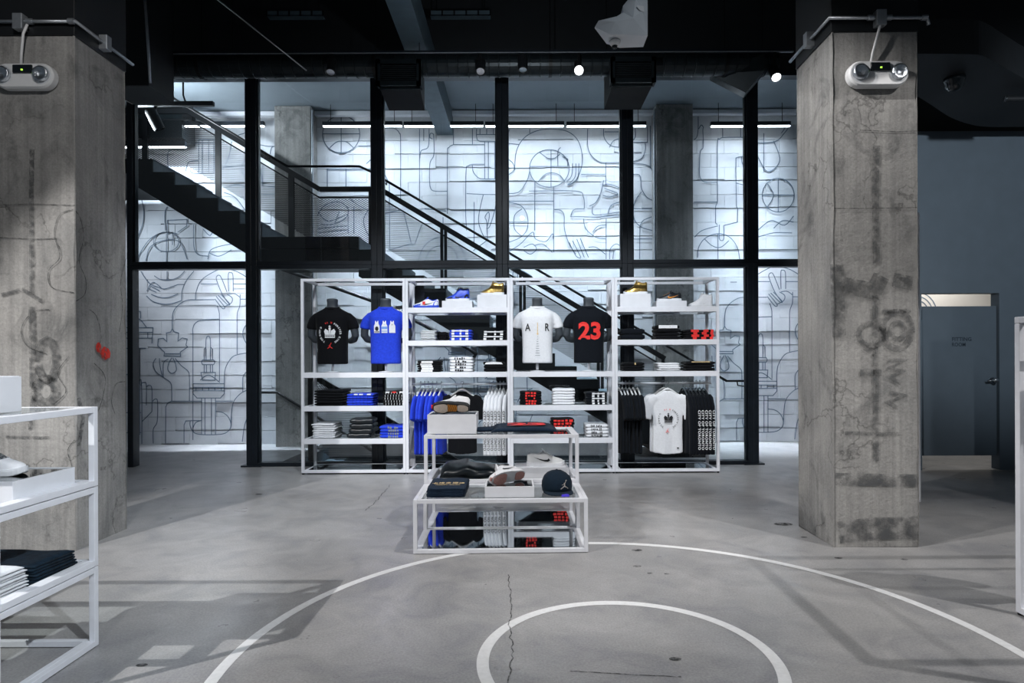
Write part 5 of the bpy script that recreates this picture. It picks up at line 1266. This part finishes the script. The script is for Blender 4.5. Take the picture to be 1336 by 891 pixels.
# ---------------------------------------------------------------- display tables
TA = math.radians(1.2)
def tier_frame(t, w, d, z0, z1, name='tier_frame'):
    s = .028; b = MB()
    for sx in (-1, 1):
        for sy in (-1, 1):
            x0 = -w if sx < 0 else w-s; y0 = -d if sy < 0 else d-s; b.box(x0, x0+s, y0, y0+s, z0, z1)
    ring_bars(b, -w+s, w-s, -d, d, z1-s, z1, s); ring_bars(b, -w+s, w-s, -d, d, z0, z0+s, s)
    for sx in (-1, 1):
        x0 = -w if sx < 0 else w-s; b.box(x0, x0+s, -d+s, d-s, z1-s, z1); b.box(x0, x0+s, -d+s, d-s, z0, z0+s)
    return b.build(name, M['white'], t, bevel=.002)
def panel(t, w, d, z, m, name): b = MB(); b.box(-w+.026, w-.026, -d+.026, d-.026, z-.009, z); return b.build(name, M[m], t)
TW = .6155
t = thing('display_table', 'low white framed glass table in front of the tall one', 'table', (-.165, 4.754, 0), TA); tier_frame(t, TW, .28, .004, .383); panel(t, TW, .28, .382, 'shelfglass', 'glass_top'); panel(t, TW, .28, .030, 'mirror', 'mirror_base')
t = thing('display_table', 'tall two-tier white framed glass table behind the low one', 'table', (-.177, 5.334, 0), TA); tier_frame(t, TW, .28, .004, .383); tier_frame(t, TW, .28, .384, .766); panel(t, TW, .28, .765, 'shelfglass', 'glass_top'); panel(t, TW, .28, .382, 'shelfglass', 'glass_shelf'); panel(t, TW, .28, .030, 'mirror', 'mirror_base')
# on the tall table
_, h = display_box('white mirror-topped display box on the tall table', 557, 621, 541, .768, 5.10, .33, True, TA)
o = sneaker('white high-top sneaker lying on its side showing cream and black sole', (P(588, 530, 5.2).x, 5.19, .768+h+.045), 0, 0, True, dict(upper='lea_w', sole='rub_k', pads='rub_c', shank='orange', heel='pr', laces='rub_w', tongue='lea_w', lining='lea_w', swoosh='rub_w'), .305)
o.rotation_euler = (math.radians(-64), math.radians(2), TA)
def flat_tee(label, px0, px1, D0, depth, zb, th, m, red):
    x0, x1 = P(px0, 560, D0).x, P(px1, 560, D0).x; w = (x1-x0)/2
    b = MB(); rings = []
    K = 14
    for k in range(K+1):
        u = k/K; x = -w+2*w*u; e = 1-abs(2*u-1)**8
        hh = th*(.35+.65*e)*(1-.07*math.sin(u*8)); ring = []
        for q in range(20):
            a = 2*PI*q/20; ca, sa = math.cos(a), math.sin(a)
            y = math.copysign(abs(ca)**.45, ca)*depth/2*(.93+.07*e); z = hh/2+math.copysign(abs(sa)**.5, sa)*hh/2*(.75+.35*(ca > .4)*1.0)
            ring.append((x, y, max(0, z)))
        rings.append(ring)
    b.loft(rings); o = b.build('folded_tee', M[m], None, smooth=True, loc=((x0+x1)/2, D0+depth/2, zb)); tag(o, label, 'folded clothing'); o.rotation_euler = (0, 0, TA)
    if red:
        b = MB(); put_text(b, '23', 0.02, -.04, .20, lambda u, v: (u, v, th*1.05+.002), 0, .06, .32); b.build('number_print', M['pr'], o)
    return o
flat_tee('black tee with red number laid flat on the tall table', 640, 727, 5.12, .40, .768, .056, 'n', True)
b = MB(); b.loft([[(x, y+.012*math.sin(x*30), z) for x, y, z in r] for r in [[(x_, .09*math.cos(a), .022+.020*math.sin(a)*(1 if x_ > -.05 else .7)) for a in [2*PI*i/14 for i in range(14)]] for x_ in (-.10, -.085, -.04, .02, .07)]])
o = b.build('folded_tee_sleeve', M['n'], None, smooth=True); bpy.data.objects['folded_tee_sleeve'].location = (P(634, 560, 5.3).x, 5.24, .769); o.name = 'flat_tee_sleeve'; tag(o, 'dark crumpled sleeve of the red-number tee beside the box', 'folded clothing')  # sleeve of the flat red-number tee, built as a separate piece
# middle shelf of the tall table
b = MB(); rings = []
for k in range(13):
    u = k/12; x = -.30+.60*u; e = (1-abs(2*u-1)**6)
    hh = (.165-.085*u)*(.3+.7*e)*(1+.12*math.sin(u*21)); rings.append([(x+.01*math.sin(a*3), .19*math.copysign(abs(math.cos(a))**.7, math.cos(a))+.012*math.sin(u*17+a*2), max(0, hh/2+hh/2*math.sin(a)*(1+.12*math.sin(4*a+u*9)))) for a in [2*PI*i/22 for i in range(22)]])
b.loft(rings); o = b.build('folded_jacket', M['jacket'], None, smooth=True, sub=1, loc=(P(622, 620, 5.3).x, 5.31, .384)); tag(o, 'shiny black folded jacket on the tall table middle shelf', 'folded clothing')
b = MB(); b.ribbon(catmull([(-.05, -.10), (.05, -.13), (.18, -.12), (.27, -.09)], 6), .05, lambda u, v: (u, v, .125-.10*(u+.05)+.03)); b.build('satin_stripe', mat('teal_satin', rgb(60,90,104), .25, 0, .2, 14), o)
_, h = display_box('white display box on the tall table middle shelf, right', 672, 742, 611, .384, 5.16, .28, False, TA)
o = sneaker('grey white sneaker with black details on the rear box', (P(712, 605, 5.25).x, 5.28, .384+h+.003), PI+.1, 0, False, dict(upper='bag', sole='rub_w', swoosh='lea_k', tongue='bag', laces='rub_w', lining='lea_w'), .31)
# on the low table
def asian_top(o, w, d, t):
    f = lambda u, v: (u, v, t*1.0+.0035)
    b = MB()
    for ch, x, y in zip('卡境多珊埠', (-.098, -.05, 0, .05, .098), (-.03, -.018, -.014, -.018, -.026)): put_text(b, ch, x, y, .066, f, 0, .015, .044)
    put_text(b, 'TORONTO ONTARIO', .0, -.082, .024, f, 0, .03, .18); b.build('gold_print', M['pg'], o)
for o in pile(556, 606, 637.5, .383, 4.52, 6, M['n'], 'navy folded tee in the pile at front left of low table', 'navy gold-print tees on the low table', depth=.40, jx=.004, jr=.015, top_print=asian_top): pass
_, h = display_box('white mirror-topped display box in the middle of low table', 632, 696.5, 635, .383, 4.52, .26, True, TA)
o = sneaker('white sneaker with pink sole tipped toward the viewer', (P(664, 620, 4.62).x, 4.66, .383+h+.040), 0, 0, True, dict(upper='lea_w', sole='rub_w', pads='rub_p', heel='rub_p', laces='rub_w', tongue='lea_w', lining='lea_k', swoosh='lea_k'), .315)
o.rotation_euler = (math.radians(-74), math.radians(0), math.radians(42))
x, y = P(727, 640, 4.68).x, 4.70
t = thing('snapback_cap', 'navy flat-brim cap with silver leaping emblem on low table', 'cap', (x, y, .384), math.radians(8)); t.scale = (1.1, 1.1, 1.1)
rings = []
for zf, r, back in ((0.012, .098, 1.02), (.04, .102, 1.02), (.075, .100, 1.0), (.105, .088, .98), (.128, .064, .96), (.142, .034, .95), (.147, .006, .9)):
    rings.append([(r*1.0*math.cos(a), .01+r*(1.08 if math.sin(a) < 0 else 1.08)*math.sin(a)*back+(-.008 if (math.sin(a) < 0 and zf < .11) else 0), zf) for a in [2*PI*i/28 for i in range(28)]])
b = MB(); b.loft(rings); c0 = b.build('crown', M['cap'], t, smooth=True)
b = MB()
for s in range(3):
    a = PI*s/3+.52; b.tube([(r*1.005*math.cos(a+e*PI), .01+r*1.085*math.sin(a+e*PI)-(.006 if math.sin(a+e*PI) < 0 else 0), z+.001) for e, seq in ((0, 1),) for z, r in ((.02, .100), (.045, .102), (.075, .100), (.105, .088), (.128, .064), (.142, .034), (.148, .0))], .0016, 5)
b.build('seams', M['k'], c0)
b = MB(); b.lathe([(.001, 0), (.008, 0), (.007, .005), (.001, .007)], 12, (0, .01, .147)); b.build('top_button', M['cap'], c0, smooth=True)
b = MB(); top = []; bot = []; n = 20
for i in range(n+1):
    a = PI+PI*i/n; xi, yi = .094*math.cos(a), -.002+.096*math.sin(a); xo, yo = .098*math.copysign(abs(math.cos(a))**.7, math.cos(a)), -.03+.145*math.sin(a)
    top.append(((xi, yi), (xo, yo)))
vs = []
for (xi, yi), (xo, yo) in top: vs += [(xi, yi, .022), (xo, yo, .016-.004*abs(xo)/.1), (xo, yo, .012-.004*abs(xo)/.1), (xi, yi, .016)]
b.add(vs, [(4*i+j, 4*i+(j+1) % 4, 4*(i+1)+(j+1) % 4, 4*(i+1)+j) for i in range(n) for j in range(4)]); br = b.build('brim', M['cap'], t, smooth=False)
b = MB(); b.poly2(circ(.02, -.155, .026, .012, n=16)[:-1], lambda u, v: (u, v, .0172)); b.box(-.005, .045, -.178, -.172, .006, .018); b.build('brim_sticker', M['sticker'], br)
b = MB(); leaper(b, .03, .066, .054, lambda u, v: (u, .01-1.09*math.sqrt(max(.0001, .1015**2-u*u))-.0095, v)); b.build('emblem', M['silver'], c0)

# ---------------------------------------------------------------- left tiered rack and its goods
LX1, LY0, LY1 = -2.046, 2.46, 3.062
t = thing('tiered_rack', 'white three-tier framed glass rack at the left edge', 'rack', (LX1-.62, (LY0+LY1)/2, 0))
for k in range(3):
    tier_frame(t, .62, .301, .004+.383*k, .383*(k+1)); panel(t, .62, .301, .383*(k+1)-.001, 'shelfglass', 'glass_shelf')
display_box('white display box on top of the left tiered rack', 0, 0, 0, 1.149, 2.48, .31, x=(-2.56, -2.198), h=.153)
display_box('white mirror-topped tray box on the left rack middle tier', 0, 0, 0, .766, 2.617, .363, True, x=(-2.62, -2.10), h=.105)
sneaker('all white sneaker on the left rack mirror-topped tray', (-2.345, 2.80, .766+.102), PI+.06, c=dict(upper='lea_w', sole='rub_w', tongue='lea_w', laces='rub_w', lining='lea_w', swoosh='rub_w'), size=.31)
def rack_pile(x1, w, D, depth, zb, n, t_, m, label, group, rot, step):
    me = folded_mesh(w, depth, t_, M[m], int(D*100)); r = random.Random(int(D*31))
    for k in range(n):
        o = bpy.data.objects.new('folded_shirt', me); COL.objects.link(o); o.location = (x1-w/2-step*k*.3+r.uniform(-.006, .006), D+depth/2+step*k*.2+r.uniform(-.006, .006), zb+.001+t_*k); o.rotation_euler = (0, 0, rot+r.uniform(-.02, .02))
        i = n-1-k; tag(o, ('bottom' if k == 0 else ORD[i])+' '+label, 'folded clothing', group)
rack_pile(-2.115, .44, 2.77, .25, .383, 7, .0125, 'plaid', 'dark teal plaid folded shirt on the left tiered rack', 'plaid shirts on the left rack', -.06, .012)
rack_pile(-2.125, .44, 2.49, .25, .383, 9, .0115, 'w', 'white folded shirt at the front of the left tiered rack', 'white shirts on the left rack', -.03, .012)

# ---------------------------------------------------------------- right clothing rack and panel
t = thing('clothing_rack', 'white square-tube clothing rack at the right edge', 'rack', (3.22, 2.89, 0)); w, d, s = .60, .50, .034
for sx in (-1, 1):
    for sy in (-1, 1):
        x0 = -w if sx < 0 else w-s; y0 = -d if sy < 0 else d-s; b = MB(); b.box(x0, x0+s, y0, y0+s, .012, 1.545); o = b.build('post', M['white'], t, bevel=.003); f = MB(); f.lathe([(.001, 0), (.016, 0), (.016, .012), (.001, .012)], 10, (x0+s/2, y0+s/2, 0)); f.build('levelling_foot', M['black'], o)
b = MB(); ring_bars(b, -w, w, -d, d, 1.546, 1.58, s); b.build('top_frame', M['white'], t, bevel=.003)
b = MB(); ring_bars(b, -w+s, w-s, -d, d, .012, .046, s); b.box(-w, -w+s, -d+s, d-s, .012, .046); b.box(w-s, w, -d+s, d-s, .012, .046); b.build('base_frame', M['white'], t, bevel=.003)
b = MB(); b.tube([(-w+s, .38, 1.47), (w-s, .38, 1.47)], .013, 12); b.build('hang_rail', M['chrome'], t, smooth=True)
hung('white tee on the right clothing rack at the frame edge', 0, 'w', front=True, rz=.0, x=2.915, y=3.27, rail=1.47, hang_label='hanger holding the white tee on the right clothing rack')
t = thing('leaning_panel', 'tall white-edged mirror panel mostly hidden behind the right column', 'mirror', (3.42, 6.02, 0))
b = MB(); ring_bars_h = None
b.box(-.33, -.29, -.02, .02, 0.0, 2.73); b.box(.29, .33, -.02, .02, .0, 2.73); b.box(-.29, .29, -.02, .02, 2.69, 2.73); b.box(-.29, .29, -.02, .02, .0, .04); b.build('mirror_frame', M['white'], t, bevel=.003)
b = MB(); b.box(-.29, .29, -.008, .012, .04, 2.69); b.build('mirror_glass', M['mirror'], t)
